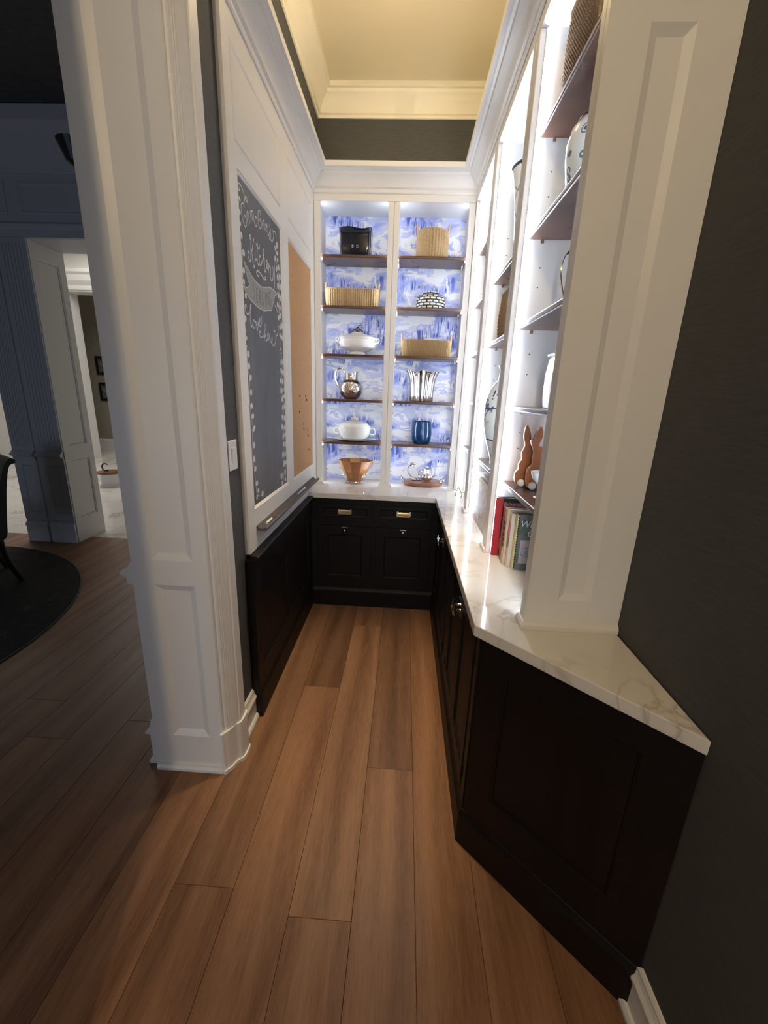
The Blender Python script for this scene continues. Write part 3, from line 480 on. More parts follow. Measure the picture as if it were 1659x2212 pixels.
for a, b in ((-0.613, -0.210), (-0.180, 0.233)):
    d = front(bc, 'drawer', (a, 2.958, 0.706), (1,0,0), b-a, 0.123, (0,-1,0), 0.028); cup_pull((a+b)/2, 2.958, 0.772, d)
    d = front(bc, 'door', (a, 2.958, 0.187), (1,0,0), b-a, 0.471, (0,-1,0), 0.066)
    q = box((a+b)/2-0.022, (a+b)/2+0.022, 2.951, 2.958, 0.645, 0.652).build('latch', MT['nickel'], d)
    MB().sphere(((a+b)/2, 2.944, 0.628), 0.011, 12).tube([((a+b)/2, 2.958, 0.628), ((a+b)/2, 2.944, 0.628)], 0.005).build('knob', MT['nickel'], d, smooth=True)
rc = thing('base_cabinet', (0.45, 2.0, 0), 'espresso base cabinet under the long right counter, with paired latches', 'cabinet')
MB().prism([(0.29, 1.203), (0.29, 2.96), (0.70, 2.96), (0.70, 0.81)], 'z', 0, ZC-0.041).build('body', MT['espresso'], rc)
rail = [(0,0),(0.014,0),(0.014,0.128),(0.008,0.14),(0.004,0.15),(0,0.152)]
MB().sweep([(0.279, 2.95, 0), (0.279, 1.203, 0), (0.702, 0.780, 0)], rail).build('base_rail', MT['espresso'], rc)
for z_a, z_b in ((0.15, 0.18), (0.845, 0.873)):
    box(0.277, 0.291, 1.205, 2.962, z_a, z_b).build('rail', MT['espresso'], rc)
DR = [(1.262, 1.600), (1.604, 1.942), (2.098, 2.443), (2.447, 2.792)]
for a, b in ((1.205, 1.259), (1.945, 2.095), (2.795, 2.962)):
    box(0.278, 0.291, a, b, 0.15, 0.873).build('stile', MT['espresso'], rc)
for k, (a, b) in enumerate(DR):
    d = front(rc, 'door', (0.274, b, 0.183), (0,-1,0), b-a, 0.66, (-1,0,0), 0.055)
    ly = (b-0.022) if k % 2 == 0 else (a+0.022)
    m = MB().box(0.269, 0.2745, ly-0.016, ly+0.016, 0.730, 0.795)
    m.tube([(0.272, ly, 0.762), (0.246, ly, 0.762)], 0.006).tube([(0.246, ly-0.001, 0.738), (0.242, ly, 0.762), (0.246, ly+0.001, 0.788)], [0.006, 0.009, 0.007], 8)
    m.build('latch', MT['nickel'], d)
    hy = (a-0.002) if k % 2 == 0 else (b+0.002)
    for hz in (0.725, 0.24):
        MB().tube([(0.2725, hy, hz), (0.2725, hy, hz+0.05)], 0.0035, 8).build('hinge', MT['black'], d)
r2 = math.sqrt(0.5)
board('end_board', (0.283, 1.197, 0.0), (r2, -r2, 0), (0,0,1), (-r2,-r2,0), 0.592, ZC-0.041, [(0.092, 0.486, 0.277, 0.79)], 0.01, MT['espresso'], rc, bw=0.013, dep=0.0075, panel_name='end_panel')

# ------------------------------------------------------------------ bookcases
SB = [2.553, 2.226, 1.899, 1.574, 1.250]            # shelf tops, back
def shelf(parent, x0, x1, y0, y1, zt, axis, pins):
    m = box(x0, x1, y0, y1, zt-0.020, zt).build('shelf', MT['walnut'], parent, bevel=0.005)
    for p in pins:
        box(p[0]-0.006, p[0]+0.006, p[1]-0.006, p[1]+0.006, zt-0.034, zt-0.020).build('shelf_pin', MT['nickel'], m)
bk = thing('bookcase', (-0.14, 3.38, ZC), 'white back bookcase lined with blue watercolour wallpaper, walnut shelves', 'bookcase')
for a, b in ((XP+0.001, -0.635), (-0.173, -0.1345), (-0.1335, -0.095), (0.368, 0.409)):
    box(a, b, YB, YB+0.021, ZC+0.001, 2.862).build('stile', MT['white'], bk, bevel=0.003)
box(XP+0.001, 0.409, YB, YB+0.021, 2.8625, 2.91).build('top_rail', MT['white'], bk)
box(XP+0.001, 0.409, YB+0.021, YWB-0.004, 2.864, 2.884).build('top_panel', MT['inner'], bk)
box(XP+0.001, 0.409, YB-0.003, YWB-0.004, 3.00, 3.02).build('dust_top', MT['white'], bk)
for a, b in ((XP+0.001, -0.648), (-0.160, -0.108), (0.381, 0.409)):
    box(a, b, YB+0.021, 3.505, ZC+0.001, 2.864).build('side_panel', MT['inner'], bk)
for a, b in ((-0.648, -0.160), (-0.108, 0.381)):
    box(a, b, 3.505, 3.515, ZC+0.001, 2.864).build('back_panel', MT['blue'], bk)
    for z in SB: shelf(bk, a+0.002, b-0.002, YB+0.030, 3.504, z, 'x', [(a+0.010, YB+0.05), (b-0.010, YB+0.05), (a+0.010, 3.46), (b-0.010, 3.46)])
for a, b in ((XP+0.001, -0.622), (-0.186, -0.082), (0.355, 0.409)):
    MB().prism([(a,0),(b,0),(b,0.012),(b-0.006,0.022),(a+0.006,0.022),(a,0.012)], 'y', YB-0.012, YB-0.0005).build('foot_moulding', MT['white'], bk).location.z += ZC+0.0005

SR = [2.563, 2.236, 1.912, 1.590, 1.266]
XS = 0.41
rb = thing('bookcase', (0.55, 2.2, ZC), 'white three-bay bookcase standing on the long right counter', 'bookcase')
BAYS = [(1.257, 1.87), (1.954, 2.56), (2.644, 3.215)]
for a, b in ((1.2256, 1.257), (1.87, 1.9115), (1.9125, 1.954), (2.56, 2.6015), (2.6025, 2.644), (3.215, 3.239)):
    box(XS, XS+0.021, a, b, ZC+0.001, 2.862).build('stile', MT['white'], rb, bevel=0.003)
box(XS, XS+0.021, 1.2256, 3.239, 2.8625, 2.91).build('top_rail', MT['white'], rb)
box(XS+0.021, 0.70, 1.226, 3.239, 2.864, 2.884).build('top_panel', MT['inner'], rb)
box(XS, 0.703, 1.206, 3.236, 3.00, 3.02).build('dust_top', MT['white'], rb)
for a, b in ((1.226, 1.257), (1.87, 1.954), (2.56, 2.644), (3.215, 3.239)):
    box(XS+0.021, 0.69, a, b, ZC+0.001, 2.864).build('side_panel', MT['inner'], rb)
box(0.69, 0.70, 1.226, 3.239, ZC+0.001, 2.864).build('back_panel', MT['inner'], rb)
board('end_panel', (XS, 1.206, ZC+0.001), (1,0,0), (0,0,1), (0,-1,0), 0.294, 3.02-ZC, [(0.095, 0.195, 0.103, 1.517)], 0.019, MT['white'], rb, bw=0.020, dep=0.011, plain=True)
MB().sweep([(XS, 1.262, 0), (XS, 1.206, 0), (0.704, 1.206, 0)], [(0,0),(0.011,0),(0.011,0.014),(0.006,0.024),(0,0.026)]).build('foot_moulding', MT['white'], rb).location.z += ZC+0.0005
for a, b in ((1.862, 1.962), (2.552, 2.652)):
    box(XS-0.011, XS, a, b, ZC+0.0005, ZC+0.022).build('foot_moulding', MT['white'], rb, bevel=0.004)
for bi, zs in enumerate((SR, [SR[1], SR[2], SR[4]], SR)):
    a, b = BAYS[bi]
    for z in zs: shelf(rb, 0.447, 0.689, a+0.0015, b-0.0015, z, 'y', [(0.50, b-0.006), (0.64, b-0.006), (0.50, a+0.006), (0.64, a+0.006)])
    for zz in (2.44, 2.36, 2.12, 2.05, 1.80, 1.72, 1.48, 1.41, 1.12):       # peg holes in the far side panel
        MB().lathe([(0.0025, 0), (0.0025, 0.0008)], 8, (0, 0, 0)).xf(Matrix.Translation((0.505, b-0.0002, zz)) @ Matrix.Rotation(math.pi/2, 4, 'X')).build('peg_hole', MT['black'], rb)

# LED strips
def led(name, label, m, grp):
    return tag(m.build(name, MT['led2' if 'right bookcase' in label else 'led']), label, 'light strip', grp)
bayn = ['nearest', 'middle', 'farthest']
for bi, (a, b) in enumerate(BAYS):
    for side in (0, 1):
        m = MB(); n = 150; z1, z2 = ZC+0.004, 2.86
        yp, s_ = (b, -1) if side == 0 else (a, 1)          # panel plane, direction into the bay
        A, B = Vector((0.432, yp+s_*0.0075)), Vector((0.4412, yp+s_*0.0008)); nn = Vector((0.0067, s_*0.0092)).normalized()*0.0004
        for k in range(n):                                 # row of little emitters on the slanted face of the profile
            za = z1+(z2-z1)*k/n; zb = z1+(z2-z1)*(k+0.72)/n
            p, q = A+nn, B+nn
            m.add([(p.x, p.y, za), (q.x, q.y, za), (q.x, q.y, zb), (p.x, p.y, zb)], [(0,1,2,3)])
        ls = led('led_strip', 'light strip on the %s side of the %s bay of the right bookcase' % (('far', 'near')[side], bayn[bi]), m, 'vertical light strips in the bookcases')
        MB().prism([(A.x, A.y), (B.x, B.y), (B.x, yp+s_*0.0002), (A.x, yp+s_*0.0002)], 'z', z1, z2).build('profile', MT['plastic'], ls)
for (xx, lb) in ((-0.642, 'left edge of the left bay'), (-0.166, 'right edge of the left bay'), (-0.102, 'left edge of the right bay'), (0.3745, 'right edge of the right bay')):
    led('led_strip', 'light strip behind the frame, %s of the back bookcase' % lb, box(xx-0.003, xx+0.003, 3.2625, 3.2665, ZC+0.004, 2.86), 'vertical light strips in the bookcases')

for nm, bx in (('above the left panelling', (-0.628, -0.616, 1.80, 3.10)), ('above the back bookcase', (-0.55, 0.36, 3.27, 3.282)), ('above the right bookcase', (0.440, 0.452, 1.25, 3.20))):
    zb = 3.0455 if 'left' in nm else 3.0205
    tag(box(bx[0], bx[1], bx[2], bx[3], zb, zb+0.006).build('cove_light_strip', MT['uplight']), 'warm cove light strip on top of the crown %s' % nm, 'light strip', 'cove light strips')

for y_, lb in ((1.85, 'unseen ceiling spot added to brighten the pantry aisle floor'),):  # ceiling spot above the frame, added to lift the aisle floor
    t = thing('added_spot', (-0.2, y_, ZK-0.01), lb, 'added_spot')
    MB().lathe([(0.055, 0.0), (0.075, 0.0), (0.075, 0.008), (0.055, 0.012)], 32, (-0.2, y_, ZK-0.012), cap=False).build('trim_ring', MT['plastic'], t, smooth=True)
    lamp('aisle_floor_fill', 'SPOT', (-0.2, y_, ZK-0.02), 150, HALLC, target=(-0.2, y_, 0), radius=0.05, spot=36, blend=0.9)

# ------------------------------------------------------------------ chalkboard and corkboard
XB = -0.6903
def ribbon(pts, w, x, taper=True):
    P = crom([tuple(p) for p in pts], 4); n = len(P); vs_ = []
    for i, p in enumerate(P):
        a = P[max(0, i-1)]; b = P[min(n-1, i+1)]; dx, dz = b[0]-a[0], b[1]-a[1]; l = math.hypot(dx, dz) or 1
        nx, nz = -dz/l*w/2, dx/l*w/2
        k = 0.55 if taper and (i == 0 or i == n-1) else 1.0
        vs_ += [(x, 1.85+p[0]+nx*k, 1.09+p[1]+nz*k), (x, 1.85+p[0]-nx*k, 1.09+p[1]-nz*k)]
    return vs_, [(2*i, 2*i+1, 2*i+3, 2*i+2) for i in range(n-1)]
def inb(p): return p[0] > 0.012
cb = thing('chalkboard', (XB, 2.145, 1.09), 'tall slate chalkboard with white hand lettering and a vine border', 'chalkboard')
box(-0.697, XB, 1.861, 2.431, 1.091, 2.419).build('slate', MT['slate'], cb)
for w_, pts in CH_STROKES:
    pts = [(max(p[0], 0.0150), p[1]) for p in pts]
    MB().add(*ribbon(pts, w_/1000.0*1.15, XB+(0.0005 if w_ == 3.5 else 0.0009))).build('vine_stem' if w_ == 3.5 else 'chalk_stroke', MT['chalk'], cb)
for (tx, tz, bx_, bz, wdt) in CH_LEAVES:
    n = 14; cx, cz = (tx+bx_)/2, (tz+bz)/2; ax, az = (tx-bx_)/2, (tz-bz)/2; l = math.hypot(ax, az) or 1e-4; wx, wz = -az/l*wdt/2, ax/l*wdt/2
    if l > 0.05: continue
    pts = []
    for k in range(n):
        t = 2*math.pi*k/n; pts.append((XB+0.0006, max(1.8635, 1.85+cx+ax*math.cos(t)+wx*math.sin(t)), 1.09+cz+az*math.cos(t)+wz*math.sin(t)))
    MB().add(pts, [tuple(range(n))]).build('leaf', MT['chalk'], cb)
def flat(poly, x): return MB().add([(x, max(1.8635, 1.85+p[0]), 1.09+p[1]) for p in poly], [tuple(range(len(poly)))])
bn = flat(CH_BANNER, XB+0.0003).build('banner', MT['chalkgrey'], cb)
flat(CH_RIBBON, XB+0.0002).build('banner_tail', MT['chalkdim'], cb)
ol = MB(); ol.add(*ribbon(CH_BANNER+[CH_BANNER[0]], 0.0035, XB+0.0007, False)); ol.build('banner_outline', MT['chalk'], bn)
for pts in CH_SERVING: MB().add(*ribbon(pts, 0.005, XB+0.0009)).build('lettering_stroke', MT['slate'], bn)
tag(box(-0.697, XB, 2.576, 3.154, 1.087, 2.419).build('corkboard', MT['cork']), 'bare tan corkboard panel set beside the chalkboard', 'corkboard')
PINS = [(2.746,1.573),(2.907,1.573),(2.936,1.545),(2.732,1.474),(2.832,1.387),(2.838,1.357),(2.953,1.342),(2.96,1.297),(2.986,1.195)]
PINC = ['brown','dark brown','dark brown','brown','pale','pale','grey','black','grey']
PL = ['uppermost brown push pin, left of the topmost pair on the corkboard', 'upper dark push pin of the right pair on the corkboard', 'lower dark push pin of the right pair on the corkboard', 'lone brown push pin at the left of the corkboard', 'upper of two close pale push pins mid corkboard', 'lower of two close pale push pins mid corkboard', 'grey push pin above the black one on the corkboard', 'black push pin low on the right of the corkboard', 'lowest push pin on the corkboard, grey']
pm = {'brown': nmat('pin_brown', (0.18,0.10,0.05), 0.4), 'dark brown': nmat('pin_dark', (0.05,0.03,0.02), 0.4), 'pale': nmat('pin_pale', (0.30,0.22,0.15), 0.3), 'grey': nmat('pin_grey', (0.30,0.30,0.29), 0.3, 0.8), 'black': nmat('pin_black', (0.02,0.02,0.02), 0.3)}
for (y, z), c, lb in zip(PINS, PINC, PL):
    z += 0.018
    y *= 1.012
    m = MB().lathe([(0.0015, 0), (0.0015, 0.003), (0.0075, 0.0032), (0.0075, 0.005), (0.005, 0.008), (0.001, 0.009)], 12)
    m.xf(Matrix.Translation((XB-0.001, y, z)) @ Matrix.Rotation(math.pi/2, 4, 'Y'))
    tag(m.build('push_pin', pm[c], smooth=True), lb, 'push pin', 'push pins in the corkboard')
# chalk tray
tp = [(0,0),(0.048,0.0),(0.052,0.006),(0.050,0.016),(0.046,0.020),(0.041,0.017),(0.034,0.011),(0.022,0.010),(0.012,0.016),(0.006,0.022),(0,0.023)]
tag(MB().sweep([(XP, 1.858, 0.972), (XP, 3.10, 0.972)], tp).build('chalk_tray', MT['greywood'], smooth=True, ang=50), 'weathered grey wood ledge under the chalkboard', 'chalk tray')
tag(MB().tube([(-0.655, 1.925, 0.9895), (-0.655, 2.005, 0.9895)], 0.0065, 10).build('chalk_stick', MT['chalk'], smooth=True), 'white chalk stick at the near end of the grey ledge', 'chalk')
o = tag(MB().tube([(-0.655, 2.55, 0.9895), (-0.655, 2.70, 0.9895)], 0.0065, 10).build('chalk_marker', nmat('lilac_chalk', (0.42,0.42,0.55), 0.5), smooth=True), 'slim lilac-grey chalk marker farther along the grey ledge', 'marker')
MB().tube([(-0.655, 2.70, 0.9895), (-0.655, 2.735, 0.9895)], 0.0068, 10).build('marker_cap', MT['plastic'], o)
# light switch
sw = thing('light_switch', (XWL, 1.685, 1.355), 'white rocker light switch on the charcoal wall', 'light switch')
box(XWL+0.0002, XWL+0.006, 1.642, 1.728, 1.294, 1.418).build('plate', MT['plastic'], sw, bevel=0.003)
MB().prism([(XWL+0.006, 1.325), (XWL+0.0075, 1.325), (XWL+0.012, 1.387), (XWL+0.006, 1.387)], 'y', 1.669, 1.701).build('rocker', MT['plastic'], sw)

# ------------------------------------------------------------------ things on the back shelves
def rrect(w, d, r, n=8):
    out = []
    for cx, cy, a0 in ((w/2-r, -d/2+r, -90), (w/2-r, d/2-r, 0), (-w/2+r, d/2-r, 90), (-w/2+r, -d/2+r, 180)):
        for k in range(n+1):
            a = math.radians(a0+90*k/n); out.append((cx+r*math.cos(a), cy+r*math.sin(a)))
    return out
def resample(poly, n):
    P = [Vector(p) for p in poly]; P.append(P[0]); Ls = [0]
    for a, b in zip(P, P[1:]): Ls.append(Ls[-1]+(b-a).length)
    out = []; j = 0
    for i in range(n):
        s_ = Ls[-1]*i/n
        while Ls[j+1] < s_: j += 1
        t = (s_-Ls[j])/max(1e-9, Ls[j+1]-Ls[j]); out.append(P[j].lerp(P[j+1], t))
    return out
def basket(t, cx, cy, z, w, d, h, r, ribs, amp, mat, flare=0.0, round_=False, rows=8, wob=0.0, hor=0.0):
    per = resample(rrect(w, d, r), ribs*6); n = len(per); m = MB(); vs_ = []; fs = []
    wall = 0.008
    lev = [(k/rows, 0) for k in range(rows+1)]+[(1.0, 1), (0.04, 1)]
    for (f, inner) in lev:
        for i, p in enumerate(per):
            q = per[(i+1) % n]-per[i-1]; nn = Vector((q.y, -q.x)).normalized()
            a = amp*abs(math.sin(math.pi*i/6))*(0 if inner else 1)+(hor*math.sin(f*h*2*math.pi/0.012) if not inner else 0)
            sc = 1+flare*f+wob*math.sin(f*9+i*0.05)
            b = p*sc+nn*(a-(wall if inner else 0))
            bul = math.sin(math.pi*min(1, f*1.02))*0.006
            b = b+nn*bul
            vs_.append((cx+b.x, cy+b.y, z+f*h+(wob*0.02 if f == 1 else 0)))
    for k in range(len(lev)-1):
        for i in range(n): fs.append((k*n+i, k*n+(i+1) % n, (k+1)*n+(i+1) % n, (k+1)*n+i))
    fs.append(tuple(range(n))[::-1]); fs.append(tuple(range((len(lev)-1)*n, len(lev)*n)))
    m.add(vs_, fs); m.build('body', mat, t, smooth=True, ang=60)
    rim = [(cx+p.x*(1+flare), cy+p.y*(1+flare), z+h) for p in per[::3]]
    MB().tube(rim, 0.006, 6, closed=True).build('rim', mat, t, smooth=True)
YI = 3.385
def bz(k): return SB[k]+0.0006
hm = nmat('natural_leather_handle', (0.52, 0.33, 0.16), 0.55)
# top left: dark planter
t = thing('planter', (-0.405, YI, bz(0)), 'dark navy glazed square planter with wavy rim on the top left shelf', 'planter')
nav = nmat('navy_black_glaze', (0.004, 0.006, 0.014), 0.10)
per = resample(rrect(0.222, 0.16, 0.02), 96); m = MB(); vs_ = []; n = len(per)
LV = [(0, 0.93, 0), (0.1, 0.96, 0), (0.4, 1.0, 0), (0.7, 1.0, 0), (0.92, 1.01, 0), (1.0, 1.04, 0), (1.0, 0.96, 1), (0.1, 0.88, 1)]
for f, s_, inn in LV:
    for i, p in enumerate(per):
        zz = f*0.176+(0.006*math.sin(i*2*math.pi/24) if f > 0.95 else 0)
        vs_.append((-0.405+p.x*s_, YI+p.y*s_, bz(0)+zz))
fs = [(k*n+i, k*n+(i+1) % n, (k+1)*n+(i+1) % n, (k+1)*n+i) for k in range(len(LV)-1) for i in range(n)]+[tuple(range(n))[::-1], tuple(range((len(LV)-1)*n, len(LV)*n))]
m.add(vs_, fs).build('body', nav, t, smooth=True, ang=50)
bl = nmat('blue_glaze', (0.006, 0.02, 0.045), 0.12)
box(-0.51, -0.30, YI-0.0865, YI-0.0815, bz(0)+0.140, bz(0)+0.158).build('glaze_band', bl, t, bevel=0.002)
mono = nmat('grey_monogram', (0.35,0.36,0.38), 0.3)
mm = MB()
for dx in (-0.020, 0.012):
    mm.tube([(-0.405+dx, YI-0.0815, bz(0)+0.048), (-0.405+dx, YI-0.0815, bz(0)+0.070)], 0.0016, 6)
    mm.tube([(-0.405+dx+0.007+0.006*math.cos(a), YI-0.0815, bz(0)+0.059+0.008*math.sin(a)) for a in [i*0.7 for i in range(9)]], 0.0014, 6)
mm.build('monogram', mono, t)
# top right: round basket
t = thing('woven_basket', (0.14, YI, bz(0)), 'round seagrass basket with leather handles on the top right shelf', 'basket')
basket(t, 0.14, YI, bz(0), 0.205, 0.20, 0.172, 0.09, 34, 0.006, MT['rope'], 0.02)
for s_ in (-1, 1):
    x = 0.14+s_*0.103
    MB().tube(crom([(x, YI-0.03, bz(0)+0.11), (x+s_*0.006, YI-0.026, bz(0)+0.18), (x+s_*0.010, YI-0.008, bz(0)+0.222), (x+s_*0.010, YI+0.008, bz(0)+0.222), (x+s_*0.006, YI+0.026, bz(0)+0.18), (x, YI+0.03, bz(0)+0.11)], 4), 0.005, 8).build('handle', hm, t, smooth=True)
# second row left: long basket
def long_basket(cx, k, w, d, h, mat, label, ribs):
    t = thing('woven_basket', (cx, YI, bz(k)), label, 'basket')
    basket(t, cx, YI, bz(k), w, d, h, 0.03, ribs, 0.0055, mat, 0.02)
    for s_ in (-1, 1):
        x = cx+s_*(w/2+0.008)
        MB().tube(crom([(x, YI-0.05, bz(k)+h*0.55), (x+s_*0.003, YI-0.045, bz(k)+h*1.1), (x+s_*0.006, YI-0.02, bz(k)+h+0.045), (x+s_*0.006, YI+0.02, bz(k)+h+0.045), (x+s_*0.003, YI+0.045, bz(k)+h*1.1), (x, YI+0.05, bz(k)+h*0.55)], 4), 0.006, 8).build('handle', hm, t, smooth=True)
long_basket(-0.425, 1, 0.365, 0.15, 0.118, MT['rope'], 'long seagrass basket with upright ribs on the second shelf of the left bay', 62)
long_basket(0.135, 2, 0.345, 0.15, 0.112, MT['rope2'], 'long flat-woven jute basket on the third shelf of the right bay', 120)
# second row right: greek key jar
def key_mat():
    m = nmat('black_and_white_key_pattern', (0.8,0.8,0.78), 0.25)
    tc = N(m, 'ShaderNodeTexCoord'); sp = N(m, 'ShaderNodeSeparateXYZ'); L(m, tc.outputs['Object'], sp.inputs[0])
    at = N(m, 'ShaderNodeMath', operation='ARCTAN2'); L(m, sp.outputs[1], at.inputs[0]); L(m, sp.outputs[0], at.inputs[1])
    u = N(m, 'ShaderNodeMath', operation='MULTIPLY'); L(m, at.outputs[0], u.inputs[0]); u.inputs[1].default_value = 2.4
    v = N(m, 'ShaderNodeMath', operation='MULTIPLY'); L(m, sp.outputs[2], v.inputs[0]); v.inputs[1].default_value = 26.0
    cx = N(m, 'ShaderNodeCombineXYZ'); L(m, u.outputs[0], cx.inputs[0]); L(m, v.outputs[0], cx.inputs[1])
    b = N(m, 'ShaderNodeTexBrick'); b.offset = 0.5; b.inputs['Scale'].default_value = 1.0; b.inputs['Mortar Size'].default_value = 0.10; b.inputs['Brick Width'].default_value = 1.0; b.inputs['Row Height'].default_value = 0.5
    b.inputs['Mortar Smooth'].default_value = 0.0
    b.inputs['Color1'].default_value = (0.8,0.8,0.78,1); b.inputs['Color2'].default_value = (0.8,0.8,0.78,1); b.inputs['Mortar'].default_value = (0.01,0.01,0.012,1)
    L(m, cx.outputs[0], b.inputs['Vector']); setc(m, b.outputs[0]); return m
km = key_mat()
t = thing('lidded_jar', (0.152, YI, bz(1)), 'round lidded jar in a black and white key pattern', 'jar')
MB().lathe([(0.098, 0), (0.105, 0.008), (0.107, 0.04), (0.106, 0.076), (0.100, 0.088), (0.06, 0.094)], 48, (0.152, YI, bz(1))).build('body', km, t, smooth=True)
MB().lathe([(0.092, 0.0895), (0.088, 0.096), (0.066, 0.101), (0.062, 0.104), (0.058, 0.116), (0.05, 0.121), (0.0005, 0.122)], 48, (0.152, YI, bz(1))).build('lid', km, t, smooth=True)
for zz, rr in ((0.0885, 0.1000), (0.1015, 0.0665)):
    MB().tube([(0.152+rr*math.cos(a*math.pi/20), YI+rr*math.sin(a*math.pi/20), bz(1)+zz) for a in range(40)], 0.0022, 6, closed=True).build('band', MT['black'], t)
# third row left: tureen
t = thing('soup_tureen', (-0.385, YI, bz(2)), 'white lobed porcelain soup tureen with dark silver finial', 'tureen')
C = (-0.385, YI, bz(2)); lob = lambda a, f, z: 1+0.035*abs(math.sin(3*a))*min(1, z*14)
MB().lathe([(0.058, 0), (0.062, 0.006), (0.05, 0.016), (0.045, 0.024), (0.08, 0.034), (0.118, 0.055), (0.128, 0.080), (0.122, 0.105), (0.128, 0.118), (0.131, 0.121), (0.12, 0.121)], 72, C, 1.08, 0.62, lob).build('bowl', MT['ceramic'], t, smooth=True)
MB().lathe([(0.128, 0.1215), (0.126, 0.127), (0.10, 0.138), (0.06, 0.152), (0.04, 0.158), (0.036, 0.163), (0.0005, 0.165)], 72, C, 1.06, 0.62, lob).build('lid', MT['ceramic'], t, smooth=True)
for s_ in (-1, 1):
    MB().tube(crom([(C[0]+s_*0.128, YI, C[2]+0.088), (C[0]+s_*0.158, YI, C[2]+0.098), (C[0]+s_*0.162, YI, C[2]+0.118), (C[0]+s_*0.146, YI, C[2]+0.121), (C[0]+s_*0.144, YI, C[2]+0.108), (C[0]+s_*0.152, YI, C[2]+0.109)], 4), 0.006, 8).build('handle', MT['ceramic'], t, smooth=True)
pew = nmat('dark_pewter', (0.16, 0.16, 0.17), 0.25, 1.0)
m = MB().sphere((C[0], YI, C[2]+0.182), 0.018, 12, 1.1)
m.tube(crom([(C[0]-0.004, YI, C[2]+0.19), (C[0]+0.008, YI, C[2]+0.212), (C[0]+0.028, YI, C[2]+0.216), (C[0]+0.034, YI, C[2]+0.202), (C[0]+0.022, YI, C[2]+0.192)], 4), 0.0035, 8)
fin = m.build('finial', pew, t, smooth=True)
for s_ in (-1, 1):
    MB().tube(crom([(C[0]+s_*0.006, YI-0.006, C[2]+0.176), (C[0]+s_*0.026, YI-0.016, C[2]+0.178), (C[0]+s_*0.046, YI-0.022, C[2]+0.160)], 4), [0.003, 0.0045, 0.006, 0.007, 0.0075, 0.0065, 0.005, 0.0035, 0.001], 8).build('leaf', pew, fin, smooth=True)
# fourth row left: silver pitcher
t = thing('silver_pitcher', (-0.432, YI, bz(3)), 'round polished silver pitcher with tall loop handle', 'pitcher')
C = (-0.432, YI, bz(3))
MB().lathe([(0.045, 0), (0.05, 0.003), (0.078, 0.03), (0.092, 0.065), (0.094, 0.085), (0.085, 0.118), (0.062, 0.142), (0.045, 0.150)], 48, C, rf=lambda a, f, z: 1+0.035*abs(math.sin(4*a+z*22))*math.sin(math.pi*min(1, max(0, f)))).build('body', MT['silver'], t, smooth=True)
MB().lathe([(0.062, 0.136), (0.054, 0.150), (0.050, 0.165), (0.048, 0.180), (0.050, 0.192), (0.046, 0.191), (0.043, 0.178), (0.046, 0.160)], 40, C, rf=lambda a, f, z: 1+(0.45*max(0, math.cos(a-0.1))**3*max(0, (z-0.158)/0.034)), zf=lambda a, f: 0.022*max(0, math.cos(a-0.1))**2*math.sin(math.pi*min(1, f*1.1)), cap=False).build('spout', MT['silver'], t, smooth=True)
MB().tube(crom([(C[0]-0.035, YI-0.01, C[2]+0.166), (C[0]-0.048, YI-0.015, C[2]+0.205), (C[0]-0.075, YI-0.02, C[2]+0.226), (C[0]-0.105, YI-0.02, C[2]+0.214), (C[0]-0.119, YI-0.02, C[2]+0.180), (C[0]-0.114, YI-0.02, C[2]+0.140), (C[0]-0.100, YI-0.015, C[2]+0.105), (C[0]-0.088, YI-0.01, C[2]+0.085)], 5), 0.0055, 8).build('handle', MT['silver'], t, smooth=True)
m = MB()
for k in range(5):
    a = -1.9+k*0.32; r_ = 0.093
    m.tube(crom([(C[0]+0.06*math.cos(a)*0.4, YI+0.07*math.sin(a), C[2]+0.02), (C[0]+r_*math.cos(a)*0.92, YI+r_*math.sin(a), C[2]+0.075), (C[0]+r_*math.cos(a+0.15)*0.95, YI+r_*math.sin(a+0.15)*0.9, C[2]+0.118)], 4), [0.002, 0.004, 0.005, 0.006, 0.007, 0.006, 0.005, 0.003, 0.001], 6)
m.build('leaf_relief', MT['silver'], t, smooth=True)
# fourth row right: fluted silver vase
t = thing('silver_vase', (0.122, YI, bz(3)), 'tall polished silver vase with a pleated flared rim', 'vase')
ple = lambda a, f, z: 1+0.06*math.sin(11*a+1.3*math.sin(3*a))*(0.5+z*3.0)+0.03*math.sin(23*a)
MB().lathe([(0.082, 0), (0.086, 0.004), (0.086, 0.06), (0.090, 0.12), (0.099, 0.175), (0.113, 0.212), (0.119, 0.220), (0.115, 0.219), (0.096, 0.18), (0.082, 0.10), (0.078, 0.02)], 132, (0.122, YI, bz(3)), 1, 0.8, ple, zf=lambda a, f: 0.007*math.sin(7*a)*(1 if 0.5 < f < 0.75 else 0)).build('body', MT['silver'], t, smooth=True, ang=70)
# fifth row left: covered casserole on a plate
t = thing('covered_casserole', (-0.398, YI, bz(4)), 'white porcelain covered casserole with two loop handles', 'casserole')
C = (-0.398, YI, bz(4)+0.016)
MB().lathe([(0.085, 0), (0.098, 0.006), (0.118, 0.03), (0.124, 0.06), (0.132, 0.085), (0.134, 0.092), (0.126, 0.093)], 56, C, 1, 0.78).build('bowl', MT['ceramic'], t, smooth=True)
MB().lathe([(0.128, 0.0935), (0.128, 0.100), (0.112, 0.113), (0.105, 0.124), (0.07, 0.138), (0.03, 0.143), (0.0005, 0.144)], 56, C, 1, 0.78).build('lid', MT['ceramic'], t, smooth=True)
m = MB()
for k in range(7):
    a = k*0.9; m.sphere((C[0]+0.020*math.cos(a), YI+0.014*math.sin(a), C[2]+0.155+0.006*(k % 2)), 0.011, 10)
m.sphere((C[0], YI, C[2]+0.168), 0.013, 10).build('knob', MT['ceramic'], t, smooth=True)
